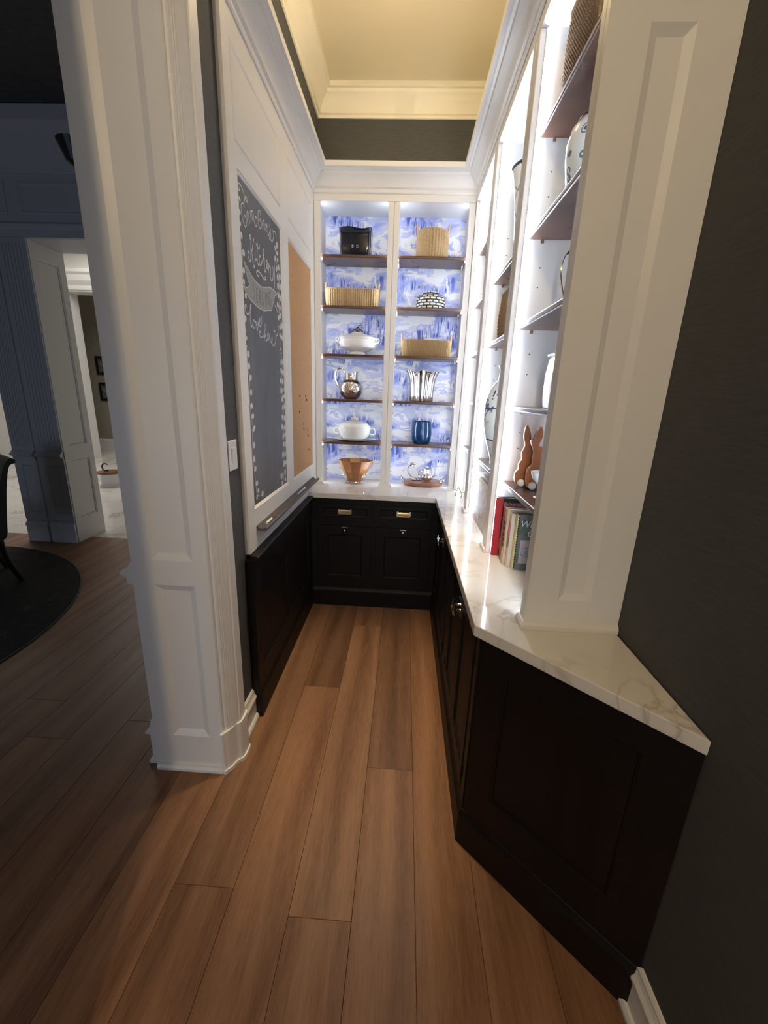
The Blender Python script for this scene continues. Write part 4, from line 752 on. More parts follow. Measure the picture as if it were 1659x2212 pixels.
for s_ in (-1, 1):
    MB().tube(crom([(C[0]+s_*0.122, YI, C[2]+0.080), (C[0]+s_*0.150, YI, C[2]+0.086), (C[0]+s_*0.168, YI, C[2]+0.066), (C[0]+s_*0.160, YI, C[2]+0.042), (C[0]+s_*0.140, YI, C[2]+0.036), (C[0]+s_*0.116, YI, C[2]+0.046)], 4), 0.0055, 8).build('handle', MT['ceramic'], t, smooth=True)
t2 = MB().lathe([(0.09, 0), (0.12, 0.004), (0.165, 0.014), (0.175, 0.017), (0.174, 0.019), (0.12, 0.0095), (0.09, 0.0085), (0.0005, 0.008)], 56, (-0.398, YI, bz(4)), 1, 0.66).build('serving_plate', MT['ceramic'], smooth=True)
tag(t2, 'oval white plate under the covered casserole', 'plate')
# fifth row right: blue glass
bg = nmat('deep_blue_glass', (0.005, 0.07, 0.22), 0.03); bg.node_tree.nodes['Principled BSDF'].inputs['Transmission Weight'].default_value = 0.35; bg.node_tree.nodes['Principled BSDF'].inputs['Coat Weight'].default_value = 0.6
tag(MB().lathe([(0.0005, 0), (0.055, 0), (0.068, 0.008), (0.079, 0.035), (0.083, 0.08), (0.081, 0.13), (0.076, 0.168), (0.074, 0.171), (0.071, 0.168), (0.076, 0.12), (0.078, 0.08), (0.073, 0.04), (0.055, 0.022), (0.0005, 0.02)], 56, (0.139, 3.40, bz(4))).build('glass_vase', bg, smooth=True, ang=60), 'deep blue glass tumbler vase on the lowest right shelf', 'vase')
# counter left: stave bowl on leaf feet
Zc = ZC+0.0006
t = thing('wooden_bowl', (-0.382, 3.345, Zc), 'flared coppery wood stave bowl on silver leaf feet', 'bowl')
cw = [wood('stave_wood_%d' % k, tuple(c*0.75 for c in q), q, tuple(c*1.25 for c in q), 0.22, (1,1,0.3), 12) for k, q in enumerate(((0.40,0.17,0.055), (0.30,0.115,0.04), (0.48,0.22,0.075)))]
C = (-0.382, 3.345, Zc+0.012)
for k in range(10):
    a0, a1 = 2*math.pi*(k+0.2)/10, 2*math.pi*(k+1.2)/10
    def ring(r, z): return [(C[0]+r*math.cos(a), C[1]+r*math.sin(a)*0.85, C[2]+z) for a in (a0, a1)]
    o_ = [ring(0.058, 0.0), ring(0.084, 0.05), ring(0.116, 0.11), ring(0.143, 0.172)]; i_ = [ring(0.136, 0.172), ring(0.108, 0.11), ring(0.07, 0.03)]
    m = MB(); seq = o_+i_
    for p, q in zip(seq, seq[1:]): m.add([p[0], p[1], q[1], q[0]], [(0,1,2,3)])
    m.add([seq[0][0], seq[0][1], seq[-1][1], seq[-1][0]], [(0,1,2,3)])
    for s_ in (0, 1): m.add([p[s_] for p in seq], [tuple(range(len(seq)))])
    m.build('stave', cw[k % 3], t)
MB().lathe([(0.0005, 0.0), (0.062, 0.0), (0.075, 0.03), (0.0005, 0.03)], 10, C, 1, 0.85).build('bottom', cw[1], t)
for k in range(4):
    a = math.radians(45+90*k); ca, sa = math.cos(a), math.sin(a)*0.85
    f = MB().tube(crom([(C[0]+0.105*ca, C[1]+0.105*sa, Zc+0.004), (C[0]+0.088*ca, C[1]+0.088*sa, Zc+0.022), (C[0]+0.083*ca, C[1]+0.083*sa, Zc+0.045), (C[0]+0.100*ca, C[1]+0.100*sa, Zc+0.075)], 4), 0.004, 8).build('foot', MT['silver'], t, smooth=True)
    for q in (-1, 0, 1):
        p0 = Vector((C[0]+0.088*ca, C[1]+0.088*sa, Zc+0.045)); tg = Vector((-sa, ca, 0))*q*0.026+Vector((ca*0.025, sa*0.025, 0.03+0.01*(q == 0)))
        MB().tube([p0+tg*s_ for s_ in (0, 0.3, 0.6, 0.85, 1)], [0.003, 0.007, 0.008, 0.005, 0.001], 6).build('leaf', MT['silver'], f, smooth=True)
MB().lathe([(0.07, 0.008), (0.074, 0.012), (0.07, 0.016)], 32, (C[0], C[1], Zc), 1, 0.85, cap=False).build('ring', MT['silver'], t, smooth=True)
# counter right: round wooden tray
t = thing('serving_tray', (0.17, 3.375, Zc), 'round reddish wood tray with silver twig handles', 'tray')
C = (0.17, 3.375, Zc)
trw = wood('reddish_tray_wood', (0.14,0.045,0.022), (0.24,0.085,0.045), (0.33,0.135,0.075), 0.25, (1,0.2,1), 14)
MB().lathe([(0.12, 0.006), (0.155, 0.006), (0.165, 0.018), (0.165, 0.03), (0.158, 0.032), (0.0005, 0.032)], 56, C, 1, 0.74).build('tray_board', trw, t, smooth=True)
MB().lathe([(0.11, 0.0), (0.13, 0.002), (0.13, 0.006), (0.10, 0.006)], 40, C, 1, 0.68).build('foot_ring', MT['silver'], t)
for s_ in (-1, 1):
    x = C[0]+s_*0.16
    h_ = MB().tube(crom([(x-s_*0.012, C[1]-0.045, Zc+0.034), (x+s_*0.010, C[1]-0.04, Zc+0.052), (x+s_*0.020, C[1]-0.01, Zc+0.066), (x+s_*0.020, C[1]+0.02, Zc+0.062), (x+s_*0.008, C[1]+0.045, Zc+0.048), (x-s_*0.012, C[1]+0.05, Zc+0.034)], 4), 0.005, 8).build('handle', MT['silver'], t, smooth=True)
    for k in range(6):
        MB().sphere((x-s_*0.006+random.uniform(-.012,.012), C[1]-0.05+random.uniform(-.016,.016), Zc+0.036+random.uniform(0,.014)), 0.007, 8, 0.8).build('berry', MT['silver'], h_, smooth=True)
Zt = Zc+0.0326
t = thing('candle_snuffer_dish', (0.115, 3.40, Zt), 'silver dish with a curling flower-tipped stem at the left of the round tray', 'dish')
MB().lathe([(0.03, 0), (0.040, 0.003), (0.042, 0.006), (0.032, 0.0045), (0.0005, 0.004)], 32, (0.115, 3.40, Zt)).build('dish', MT['silver'], t, smooth=True)
MB().tube(crom([(0.125, 3.40, Zt+0.005), (0.105, 3.39, Zt+0.018), (0.070, 3.385, Zt+0.035), (0.046, 3.385, Zt+0.070), (0.050, 3.385, Zt+0.105), (0.072, 3.385, Zt+0.128)], 5), 0.004, 8).build('stem', MT['silver'], t, smooth=True)
for k in range(5):
    a = k*1.256; MB().tube([(0.075, 3.385, Zt+0.126), (0.080+0.014*math.cos(a), 3.385+0.010*math.sin(a), Zt+0.128+0.014*math.sin(a)), (0.085+0.022*math.cos(a), 3.385, Zt+0.128+0.024*math.sin(a))], [0.004, 0.007, 0.002], 6).build('petal', MT['silver'], t, smooth=True)
t = thing('sugar_pot', (0.205, 3.37, Zt), 'small ribbed silver pot with lid and side handle on the round tray', 'pot')
C = (0.205, 3.37, Zt); gad = lambda a, f, z: 1+0.05*math.sin(16*a)*math.sin(math.pi*f)
MB().lathe([(0.022, 0), (0.026, 0.004), (0.042, 0.018), (0.047, 0.034), (0.040, 0.050), (0.030, 0.056)], 64, C, rf=gad).build('body', MT['silver'], t, smooth=True)
MB().lathe([(0.033, 0.0562), (0.034, 0.06), (0.030, 0.085), (0.024, 0.10), (0.010, 0.108), (0.008, 0.115), (0.010, 0.121), (0.0005, 0.124)], 40, C, rf=lambda a, f, z: 1+0.08*math.sin(9*a)*(1-f)).build('lid', MT['silver'], t, smooth=True)
MB().tube(crom([(C[0]-0.036, C[1], C[2]+0.070), (C[0]-0.060, C[1], C[2]+0.085), (C[0]-0.074, C[1], C[2]+0.062), (C[0]-0.060, C[1], C[2]+0.035), (C[0]-0.044, C[1], C[2]+0.028)], 5), 0.0035, 8).build('handle', MT['silver'], t, smooth=True)
MB().tube(crom([(C[0]+0.040, C[1], C[2]+0.030), (C[0]+0.060, C[1], C[2]+0.048), (C[0]+0.064, C[1], C[2]+0.075), (C[0]+0.078, C[1], C[2]+0.078)], 4), 0.004, 8).build('spout', MT['silver'], t, smooth=True)

# ------------------------------------------------------------------ things in the right bookcase
def rz(k): return SR[k]+0.0006
# nearest bay, top shelf: brown basket
t = thing('wicker_basket', (0.575, 1.615, rz(0)), 'brown wicker basket on the top shelf of the nearest bay', 'basket')
basket(t, 0.575, 1.615, rz(0), 0.19, 0.30, 0.25, 0.03, 80, 0.002, MT['rope3'], 0.03, hor=0.003, rows=60)
# second shelf: cream vase with blue doodles
def doodle():
    m = nmat('cream_glaze_with_blue_rings', (0.74, 0.74, 0.68), 0.2)
    v = coords(m, 'Object', (1,1,1))
    vo = N(m, 'ShaderNodeTexVoronoi'); vo.inputs['Scale'].default_value = 25; L(m, v, vo.inputs['Vector'])
    r_ = ramp(m, vo.outputs['Distance'], [(0.0, (0.1,0.12,0.16)), (0.16, (0.74,0.74,0.68)), (0.27, (0.16,0.19,0.26)), (0.36, (0.74,0.74,0.68))], 'CONSTANT')
    setc(m, r_); return m
MT['doodle'] = doodle()
t = thing('ceramic_vase', (0.575, 1.63, rz(1)), 'cream glazed vase with blue-grey ring motifs on the second shelf of the nearest bay', 'vase')
MB().lathe([(0.055, 0), (0.066, 0.02), (0.082, 0.07), (0.092, 0.13), (0.094, 0.175), (0.084, 0.215), (0.070, 0.235), (0.062, 0.238), (0.058, 0.23), (0.078, 0.17), (0.075, 0.1)], 48, (0.575, 1.63, rz(1))).build('body', MT['doodle'], t, smooth=True)
MB().lathe([(0.071, 0.234), (0.069, 0.240), (0.062, 0.240)], 48, (0.575, 1.63, rz(1)), cap=False).build('rim_band', MT['silver'], t, smooth=True)
# third shelf: silver ewer with high loop handle
t = thing('silver_ewer', (0.585, 1.585, rz(2)), 'slender silver jug with a high looped handle on the third shelf of the nearest bay', 'jug')
C = (0.585, 1.585, rz(2))
MB().lathe([(0.042, 0), (0.045, 0.005), (0.03, 0.012), (0.05, 0.035), (0.060, 0.065), (0.05, 0.105), (0.032, 0.14), (0.03, 0.165), (0.036, 0.18), (0.030, 0.178)], 40, C).build('body', MT['silver'], t, smooth=True)
MB().tube(crom([(C[0]-0.052, C[1]+0.030, C[2]+0.010), (C[0]-0.050, C[1]+0.048, C[2]+0.055), (C[0]-0.055, C[1]+0.070, C[2]+0.10), (C[0]-0.058, C[1]+0.088, C[2]+0.15), (C[0]-0.050, C[1]+0.080, C[2]+0.195), (C[0]-0.030, C[1]+0.050, C[2]+0.212), (C[0]-0.020, C[1]+0.020, C[2]+0.205), (C[0]-0.018, C[1]+0.0, C[2]+0.185)], 5), 0.0052, 8).build('handle', MT['silver'], t, smooth=True)
MB().tube(crom([(C[0]-0.058, C[1]+0.034, C[2]+0.003), (C[0]-0.056, C[1]+0.036, C[2]+0.024), (C[0]-0.046, C[1]+0.026, C[2]+0.036)], 4), 0.007, 8).build('leaf_base', MT['silver'], t, smooth=True)
# fourth shelf: blue mottled square jar
def mott():
    m = nmat('mottled_blue_glaze', (0.3,0.33,0.4), 0.15); v = coords(m, 'Object', (1,1,0.6)); n = noise(m, v, 38, 4, 0.7, 1.5)
    setc(m, ramp(m, n, [(0.35, (0.04,0.05,0.10)), (0.48, (0.12,0.15,0.23)), (0.58, (0.36,0.39,0.46)), (0.7, (0.6,0.62,0.66))])); return m
t = thing('ceramic_jar', (0.578, 1.58, rz(3)), 'blue-grey mottled square jar with white lip, fourth shelf of the nearest bay', 'jar')
per = resample(rrect(0.135, 0.16, 0.022), 64); m = MB(); vs_ = []; n = len(per)
LV = [(0, 0.93), (0.008, 0.98), (0.06, 1.03), (0.12, 1.02), (0.165, 0.95), (0.178, 0.90), (0.178, 0.8), (0.02, 0.8)]
for zz, s_ in LV:
    for p in per: vs_.append((0.578+p.x*s_, 1.58+p.y*s_, rz(3)+zz))
m.add(vs_, [(k*n+i, k*n+(i+1) % n, (k+1)*n+(i+1) % n, (k+1)*n+i) for k in range(len(LV)-1) for i in range(n)]+[tuple(range(n))[::-1], tuple(range((len(LV)-1)*n, len(LV)*n))])
m.build('body', mott(), t, smooth=True, ang=50)
MB().tube([(0.578+p.x*0.96, 1.58+p.y*0.96, rz(3)+0.184) for p in per], 0.006, 8, closed=True).build('lip', MT['ceramic'], t, smooth=True)
# fifth shelf: two wooden bunnies, white bowl
bw = wood('cherry_wood', (0.22,0.066,0.02), (0.33,0.105,0.034), (0.42,0.155,0.055), 0.4, (1,1,0.2), 12)
bwe = nmat('pale_wood_edge', (0.52, 0.31, 0.15), 0.5)
def bunny(y, pts, label, pom):
    x0 = min(p[0] for p in pts); t = thing('wooden_bunny', (sum(p[0] for p in pts)/len(pts), y, rz(4)), label, 'bunny', 'wooden bunny cut-outs')
    P = crom(pts, 3, True)
    MB().prism(P, 'y', y-0.009, y+0.009).build('body', bw, t, bevel=0.0015, seg=1)
    MB().tube([(p[0], y-0.0088, p[1]) for p in P], 0.0011, 6, closed=True).build('edge', bwe, t)
    MB().sphere((pom[0], y-0.009-0.013, max(pom[1], rz(4)+0.0164)), 0.0162, 16).build('pompom_tail', nmat('white_pompom', (0.8,0.8,0.77), 0.95), t, smooth=True)
bunny(1.755, BUN1, 'reddish wooden bunny cut-out with white tail, left of the pair', POM1)
bunny(1.700, BUN2, 'reddish wooden bunny cut-out with white tail, right and in front of its twin', POM2)
t = thing('footed_bowl', (0.520, 1.535, rz(4)), 'small white footed bowl in front of the wooden bunnies', 'bowl')
MB().lathe([(0.026, 0), (0.028, 0.003), (0.010, 0.010), (0.009, 0.04), (0.020, 0.052), (0.040, 0.075), (0.046, 0.098), (0.043, 0.098), (0.034, 0.078), (0.0005, 0.062)], 40, (0.520, 1.535, rz(4))).build('bowl_body', MT['ceramic'], t, smooth=True)
# cookbooks on the counter, nearest bay
def text_mesh(body, size, M, mat, name, parent):
    cu = bpy.data.curves.new(name, 'FONT'); cu.body = body; cu.size = size; cu.shear = 0.25; cu.extrude = 0.0002
    o = bpy.data.objects.new(name, cu); COL.objects.link(o)
    bpy.context.view_layer.update()
    me = bpy.data.meshes.new_from_object(o.evaluated_get(bpy.context.evaluated_depsgraph_get()))
    bpy.data.objects.remove(o)
    m = MB(); m.v = [tuple(M @ v.co) for v in me.vertices]; m.f = [tuple(p.vertices) for p in me.polygons]
    bpy.data.meshes.remove(me)
    return m.build(name, mat, parent)
pages = nmat('book_pages', (0.66, 0.60, 0.50), 0.8)
def speck(name, cols, sc, stretch=(1,1,1), rough=0.35):
    m = nmat(name, cols[0], rough); v = coords(m, 'Object', stretch)
    n = noise(m, v, sc, 3, 0.6, 1.0); st = []
    for i, c in enumerate(cols): st.append((0.32+0.36*i/max(1, len(cols)-1), c))
    setc(m, ramp(m, n, st, 'CONSTANT' if len(cols) > 3 else 'LINEAR')); return m
def book(y0, y1, x0, x1, h, cover, spine, label, tilt=0):
    t = thing('cookbook', ((x0+x1)/2, (y0+y1)/2, Zc), label, 'book', 'cookbooks on the counter')
    box(x0+0.004, x1-0.004, y0+0.0025, y1-0.0025, Zc+0.004, Zc+h-0.004).build('pages', pages, t)
    box(x0+0.001, x1, y0, y0+0.0025, Zc, Zc+h).build('front_cover', cover, t, bevel=0.001, seg=1)
    box(x0+0.001, x1, y1-0.0025, y1, Zc, Zc+h).build('back_cover', cover, t, bevel=0.001, seg=1)
    MB().prism([(x0+0.004, y0), (x0+0.0015, y0+0.001), (x0-0.001, (y0+y1)/2), (x0+0.0015, y1-0.001), (x0+0.004, y1)], 'z', Zc, Zc+h).build('spine', spine, t)
    return t
red = nmat('red_cloth', (0.42, 0.012, 0.022), 0.55)
blk = nmat('black_cover', (0.012, 0.012, 0.013), 0.3)
t = book(1.840, 1.866, 0.432, 0.655, 0.275, blk, red, 'black cookbook with a broad red cloth spine, at the back of the row')
box(0.4325, 0.462, 1.8388, 1.8398, Zc+0.0005, Zc+0.2745).build('spine_cloth', red, t)
box(0.462, 0.478, 1.8390, 1.8399, Zc+0.035, Zc+0.085).build('yellow_patch', nmat('ochre_print', (0.55,0.33,0.05), 0.4), t)
text_mesh('Ra', 0.030, Matrix.Translation((0.522, 1.8396, Zc+0.222)) @ Matrix.Rotation(math.pi/2, 4, 'X'), MT['chalk'], 'cover_lettering', t)
book(1.818, 1.838, 0.464, 0.665, 0.258, speck('mauve_photo_cover', [(0.16,0.11,0.13), (0.34,0.24,0.26), (0.08,0.05,0.06), (0.52,0.44,0.45)], 26), speck('mosaic_spine', [(0.12,0.08,0.05), (0.4,0.3,0.3), (0.2,0.25,0.1), (0.5,0.42,0.4)], 60), 'cookbook with a mauve photographic cover beside the red-spined one')
pk = nmat('rose_spine', (0.38,0.10,0.17), 0.45)
book(1.776, 1.816, 0.462, 0.66, 0.245, speck('rose_cover', [(0.40,0.09,0.15), (0.5,0.2,0.25)], 20), pk, 'cookbook with a dusky rose spine')
t = book(1.736, 1.774, 0.458, 0.665, 0.248, nmat('cream_cover', (0.62,0.50,0.38), 0.4), nmat('peach_spine', (0.62,0.40,0.20), 0.4), 'cookbook with a peach spine printed in dark letters')
m = MB()
for k, zz in enumerate((0.185, 0.160, 0.132, 0.108, 0.085)):
    yy = 1.755; m.tube([(0.4562, yy+0.009*math.cos(a*0.628), Zc+zz+0.009*math.sin(a*0.628)) for a in range(10)], 0.0014, 6, closed=True)
m.build('spine_lettering', blk, t)
t = book(1.708, 1.734, 0.470, 0.665, 0.240, nmat('ivory_cover', (0.66,0.58,0.48), 0.4), nmat('ivory_spine', (0.66,0.60,0.54), 0.4), 'cookbook with an ivory, pink and brown banded spine')
box(0.4680, 0.4692, 1.7105, 1.7315, Zc+0.135, Zc+0.200).build('pink_band', nmat('pink_band', (0.62,0.17,0.27), 0.4), t)
box(0.4680, 0.4692, 1.7105, 1.7315, Zc+0.085, Zc+0.132).build('brown_band', speck('brown_band', [(0.12,0.05,0.03), (0.4,0.22,0.1)], 90), t)
gr = speck('grey_green_cover', [(0.055,0.075,0.065), (0.12,0.15,0.13), (0.17,0.16,0.18)], 14)
t = book(1.676, 1.706, 0.486, 0.668, 0.245, gr, nmat('yellow_spine', (0.66,0.58,0.28), 0.45), 'spiral-bound cookbook with a yellow spine and grey-green cover, front of the row')
box(0.4865, 0.4915, 1.6752, 1.6758, Zc+0.0005, Zc+0.2445).build('spine_flap', nmat('yellow_flap', (0.66,0.58,0.28), 0.45), t)
for k in range(20):
    zz = Zc+0.012+k*0.0115
    MB().tube([(0.4905, 1.6745, zz), (0.4965, 1.6738, zz+0.003)], 0.0022, 6).build('binding_loop', blk, t)
text_mesh('Who', 0.040, Matrix.Translation((0.498, 1.6755, Zc+0.193)) @ Matrix.Rotation(math.pi/2, 4, 'X'), MT['chalk'], 'cover_lettering', t)
text_mesh('C', 0.042, Matrix.Translation((0.531, 1.6755, Zc+0.152)) @ Matrix.Rotation(math.pi/2, 4, 'X'), MT['chalk'], 'cover_lettering', t)
box(0.510, 0.640, 1.6752, 1.6758, Zc+0.032, Zc+0.135).build('cover_frame', nmat('lilac_frame', (0.45,0.45,0.48), 0.4), t)
box(0.513, 0.637, 1.6749, 1.6753, Zc+0.036, Zc+0.131).build('cover_picture', speck('dish_picture', [(0.14,0.13,0.16), (0.40,0.40,0.46), (0.55,0.30,0.24)], 16), t)
# cutting board behind the near frame
t = thing('cutting_board', (0.56, 1.325, Zc), 'dark reddish wood board standing behind the near frame of the bookcase', 'board')
P = [(0.458,0.0),(0.672,0.0),(0.672,0.27),(0.64,0.29),(0.49,0.29),(0.458,0.27),(0.449,0.15)]
P = [(p[0], p[1]+Zc) for p in P]
MB().prism(P, 'y', 1.322, 1.340).build('board_body', wood('mahogany_board', (0.07,0.02,0.012), (0.13,0.042,0.025), (0.2,0.075,0.045), 0.3, (1,1,0.2), 12), t, bevel=0.004)
# middle bay
def leafy():
    m = nmat('cream_glaze_with_twigs', (0.72,0.72,0.66), 0.2); v = coords(m, 'Object')
    vo = N(m, 'ShaderNodeTexVoronoi', feature='DISTANCE_TO_EDGE'); vo.inputs['Scale'].default_value = 11; L(m, v, vo.inputs['Vector'])
    setc(m, ramp(m, vo.outputs['Distance'], [(0.0, (0.2,0.2,0.19)), (0.025, (0.2,0.2,0.19)), (0.035, (0.72,0.72,0.66))])); return m
t = thing('ceramic_vase', (0.567, 2.32, rz(1)), 'tall bell-mouthed cream vase with twig pattern in the middle bay', 'vase')
MB().lathe([(0.05, 0), (0.062, 0.015), (0.075, 0.08), (0.084, 0.18), (0.092, 0.27), (0.104, 0.35), (0.114, 0.40), (0.118, 0.415), (0.112, 0.414), (0.095, 0.34), (0.08, 0.2)], 48, (0.567, 2.32, rz(1)), 1.0, 1.0).build('body', leafy(), t, smooth=True)
MB().lathe([(0.115, 0.405), (0.121, 0.416), (0.116, 0.421), (0.110, 0.416)], 48, (0.567, 2.32, rz(1)), cap=False).build('rim', pew, t, smooth=True)
t = thing('wicker_basket', (0.567, 2.30, rz(2)), 'rough golden wicker basket on the middle shelf of the middle bay', 'basket')
basket(t, 0.567, 2.30, rz(2), 0.20, 0.24, 0.215, 0.05, 60, 0.003, MT['rope3'], -0.04, wob=0.012, hor=0.002, rows=30)
def bluewhite():
    m = nmat('blue_and_white_porcelain', (0.70,0.75,0.74), 0.1); v = coords(m, 'Object')
    n = noise(m, v, 13, 3, 0.5, 1.8); n2 = noise(m, v, 5, 1)
    f = mixc(m, 1.0, ramp(m, n, [(0.55, (0,0,0)), (0.57, (1,1,1))]), ramp(m, n2, [(0.46, (0,0,0)), (0.52, (1,1,1))]), 'MULTIPLY')
    c = mixc(m, f, (0.70,0.75,0.74), (0.012,0.022,0.16))
    vo = N(m, 'ShaderNodeTexVoronoi', feature='DISTANCE_TO_EDGE'); vo.inputs['Scale'].default_value = 7; L(m, v, vo.inputs['Vector'])
    c = mixc(m, ramp(m, vo.outputs['Distance'], [(0.0, (1,1,1)), (0.018, (1,1,1)), (0.024, (0,0,0))]), c, (0.05,0.07,0.12)); setc(m, c); return m
t = thing('porcelain_bottle_vase', (0.562, 2.385, rz(4)), 'large blue and white porcelain bottle vase in the middle bay', 'vase')
C = (0.562, 2.385, rz(4))
MB().lathe([(0.072, 0), (0.070, 0.012), (0.078, 0.04), (0.105, 0.12), (0.124, 0.20), (0.130, 0.27), (0.125, 0.34), (0.108, 0.40), (0.085, 0.435), (0.070, 0.452)], 56, C, 0.96, 1.0).build('body', bluewhite(), t, smooth=True)
MB().lathe([(0.070, 0.452), (0.064, 0.465), (0.062, 0.50), (0.070, 0.515), (0.074, 0.522), (0.068, 0.523), (0.055, 0.49)], 48, C, cap=False).build('neck', nmat('grey_blue_glaze', (0.2,0.24,0.32), 0.15), t, smooth=True)
t = thing('cookbook', (0.455, 2.28, Zc), 'cookbook with a food photograph cover facing the aisle in the middle bay', 'book', 'cookbooks on the counter')
box(0.4475, 0.470, 2.055, 2.535, Zc+0.002, Zc+0.243).build('pages', pages, t)
box(0.4445, 0.4470, 2.05, 2.54, Zc, Zc+0.247).build('front_cover', speck('food_photo_cover', [(0.5,0.38,0.32), (0.25,0.17,0.12), (0.46,0.38,0.2), (0.55,0.42,0.38), (0.3,0.14,0.1)], 22, (1,1,0.7)), t)
box(0.4705, 0.473, 2.05, 2.54, Zc, Zc+0.247).build('back_cover', pages, t)
box(0.4440, 0.4446, 2.30, 2.46, Zc+0.010, Zc+0.085).build('bowl_print', nmat('pale_bowl_print', (0.6,0.63,0.68), 0.4), t)
MB().prism([(2.33,Zc+0.004),(2.52,Zc+0.035),(2.52,Zc+0.052),(2.33,Zc+0.028)], 'x', 0.4434, 0.4440).build('orange_print', nmat('orange_print', (0.62,0.20,0.07), 0.4), t)
t = thing('cookbook', (0.50, 2.28, Zc), 'grey cookbook standing behind the food photograph cover', 'book', 'cookbooks on the counter')
box(0.479, 0.519, 2.06, 2.545, Zc+0.002, Zc+0.268).build('pages', pages, t)
for xa in (0.476, 0.520): box(xa, xa+0.0025, 2.055, 2.55, Zc, Zc+0.27).build('cover', nmat('slate_grey_cover', (0.22,0.22,0.23), 0.4), t)
# farthest bay slivers
t = thing('silver_leaf_spray', (0.54, 2.98, rz(1)), 'silver leaf spray on the second shelf of the farthest bay', 'ornament')
MB().lathe([(0.03, 0), (0.03, 0.006), (0.006, 0.012), (0.005, 0.05)], 20, (0.54, 2.98, rz(1))).build('foot', MT['silver'], t, smooth=True)
for k in range(7):
    a = k*0.9; q = Vector((0.045*math.cos(a), 0.06*math.sin(a), 0.03+0.012*(k % 3)))
    MB().tube([Vector((0.54, 2.98, rz(1)+0.04))+q*s_ for s_ in (0, 0.35, 0.7, 1)], [0.003, 0.010, 0.009, 0.001], 8).build('leaf', MT['silver'], t, smooth=True)
t = thing('silver_bird', (0.545, 2.97, rz(2)), 'slim silver bird figure on the third shelf of the farthest bay', 'ornament')
C = (0.545, 2.97, rz(2))
MB().tube(crom([(C[0]+0.01, C[1], C[2]+0.008), (C[0], C[1]+0.015, C[2]+0.06), (C[0]-0.012, C[1]+0.035, C[2]+0.115), (C[0]+0.004, C[1]+0.03, C[2]+0.145), (C[0]+0.03, C[1]+0.0, C[2]+0.165)], 4), [0.018,0.017,0.016,0.014,0.012,0.01,0.009,0.008,0.008,0.009,0.010,0.011,0.010,0.007,0.005,0.003,0.001], 10).build('figure', MT['silver'], t, smooth=True)
MB().lathe([(0.028, 0), (0.028, 0.008), (0.0005, 0.009)], 20, C).build('base', MT['silver'], t)
t = thing('silver_goblet', (0.548, 2.985, rz(3)), 'small silver goblet on the fourth shelf of the farthest bay', 'goblet')
MB().lathe([(0.03, 0), (0.03, 0.004), (0.006, 0.012), (0.006, 0.05), (0.028, 0.07), (0.035, 0.11), (0.032, 0.11), (0.022, 0.075), (0.0005, 0.06)], 28, (0.548, 2.985, rz(3))).build('cup', MT['silver'], t, smooth=True)
t = thing('wooden_dish', (0.553, 2.98, rz(4)), 'oval wooden dish propped up on the lowest shelf of the farthest bay', 'dish')
m = MB().lathe([(0.0005, -0.006), (0.05, -0.004), (0.068, 0.006), (0.070, 0.010), (0.05, 0.003), (0.0005, 0.0)], 40, (0,0,0), 1.0, 1.55)
m.xf(Matrix.Translation((0.553, 2.985, rz(4)+0.109)) @ Matrix.Rotation(math.radians(12), 4, 'Z') @ Matrix.Rotation(math.radians(78), 4, 'X'))
m.build('dish', wood('olive_wood', (0.16,0.09,0.05), (0.32,0.2,0.12), (0.45,0.3,0.19), 0.35, (1,1,1), 20), t, smooth=True)
box(0.52, 0.586, 2.99, 3.04, rz(4), rz(4)+0.012).build('prop', bw, t)
def twig():
    m = nmat('pale_glaze_with_branch', (0.60,0.58,0.54), 0.25); n = noise(m, coords(m, 'Object', (1,1,0.5)), 24, 3, 0.6, 2.0)
    setc(m, ramp(m, n, [(0.5, (0.62,0.60,0.57)), (0.6, (0.42,0.34,0.27)), (0.68, (0.62,0.60,0.57))])); return m
t = thing('ceramic_jar', (0.545, 2.93, Zc), 'pale cylindrical jar painted with branches on the counter in the farthest bay', 'jar')
MB().lathe([(0.088, 0), (0.092, 0.006), (0.094, 0.10), (0.094, 0.165), (0.098, 0.18), (0.096, 0.184), (0.088, 0.175), (0.086, 0.02)], 48, (0.545, 2.93, Zc)).build('body', twig(), t, smooth=True)
t = thing('antler_twig', (0.425, 2.96, Zc), 'small bronze twig ornament on the counter by the farthest bay', 'ornament')
br = nmat('antique_bronze', (0.30,0.22,0.13), 0.3, 1.0)
MB().tube(crom([(0.40, 2.99, Zc+0.005), (0.402, 2.985, Zc+0.04), (0.412, 2.97, Zc+0.075)], 4), 0.004, 8).build('stem', br, t, smooth=True)
MB().tube(crom([(0.412, 2.97, Zc+0.075), (0.428, 2.945, Zc+0.05), (0.436, 2.935, Zc+0.02), (0.430, 2.945, Zc+0.005)], 4), 0.0035, 8).build('branch', br, t, smooth=True)
MB().tube(crom([(0.430, 2.943, Zc+0.042), (0.442, 2.925, Zc+0.052), (0.450, 2.915, Zc+0.045)], 4), 0.003, 8).build('branch', br, t, smooth=True)

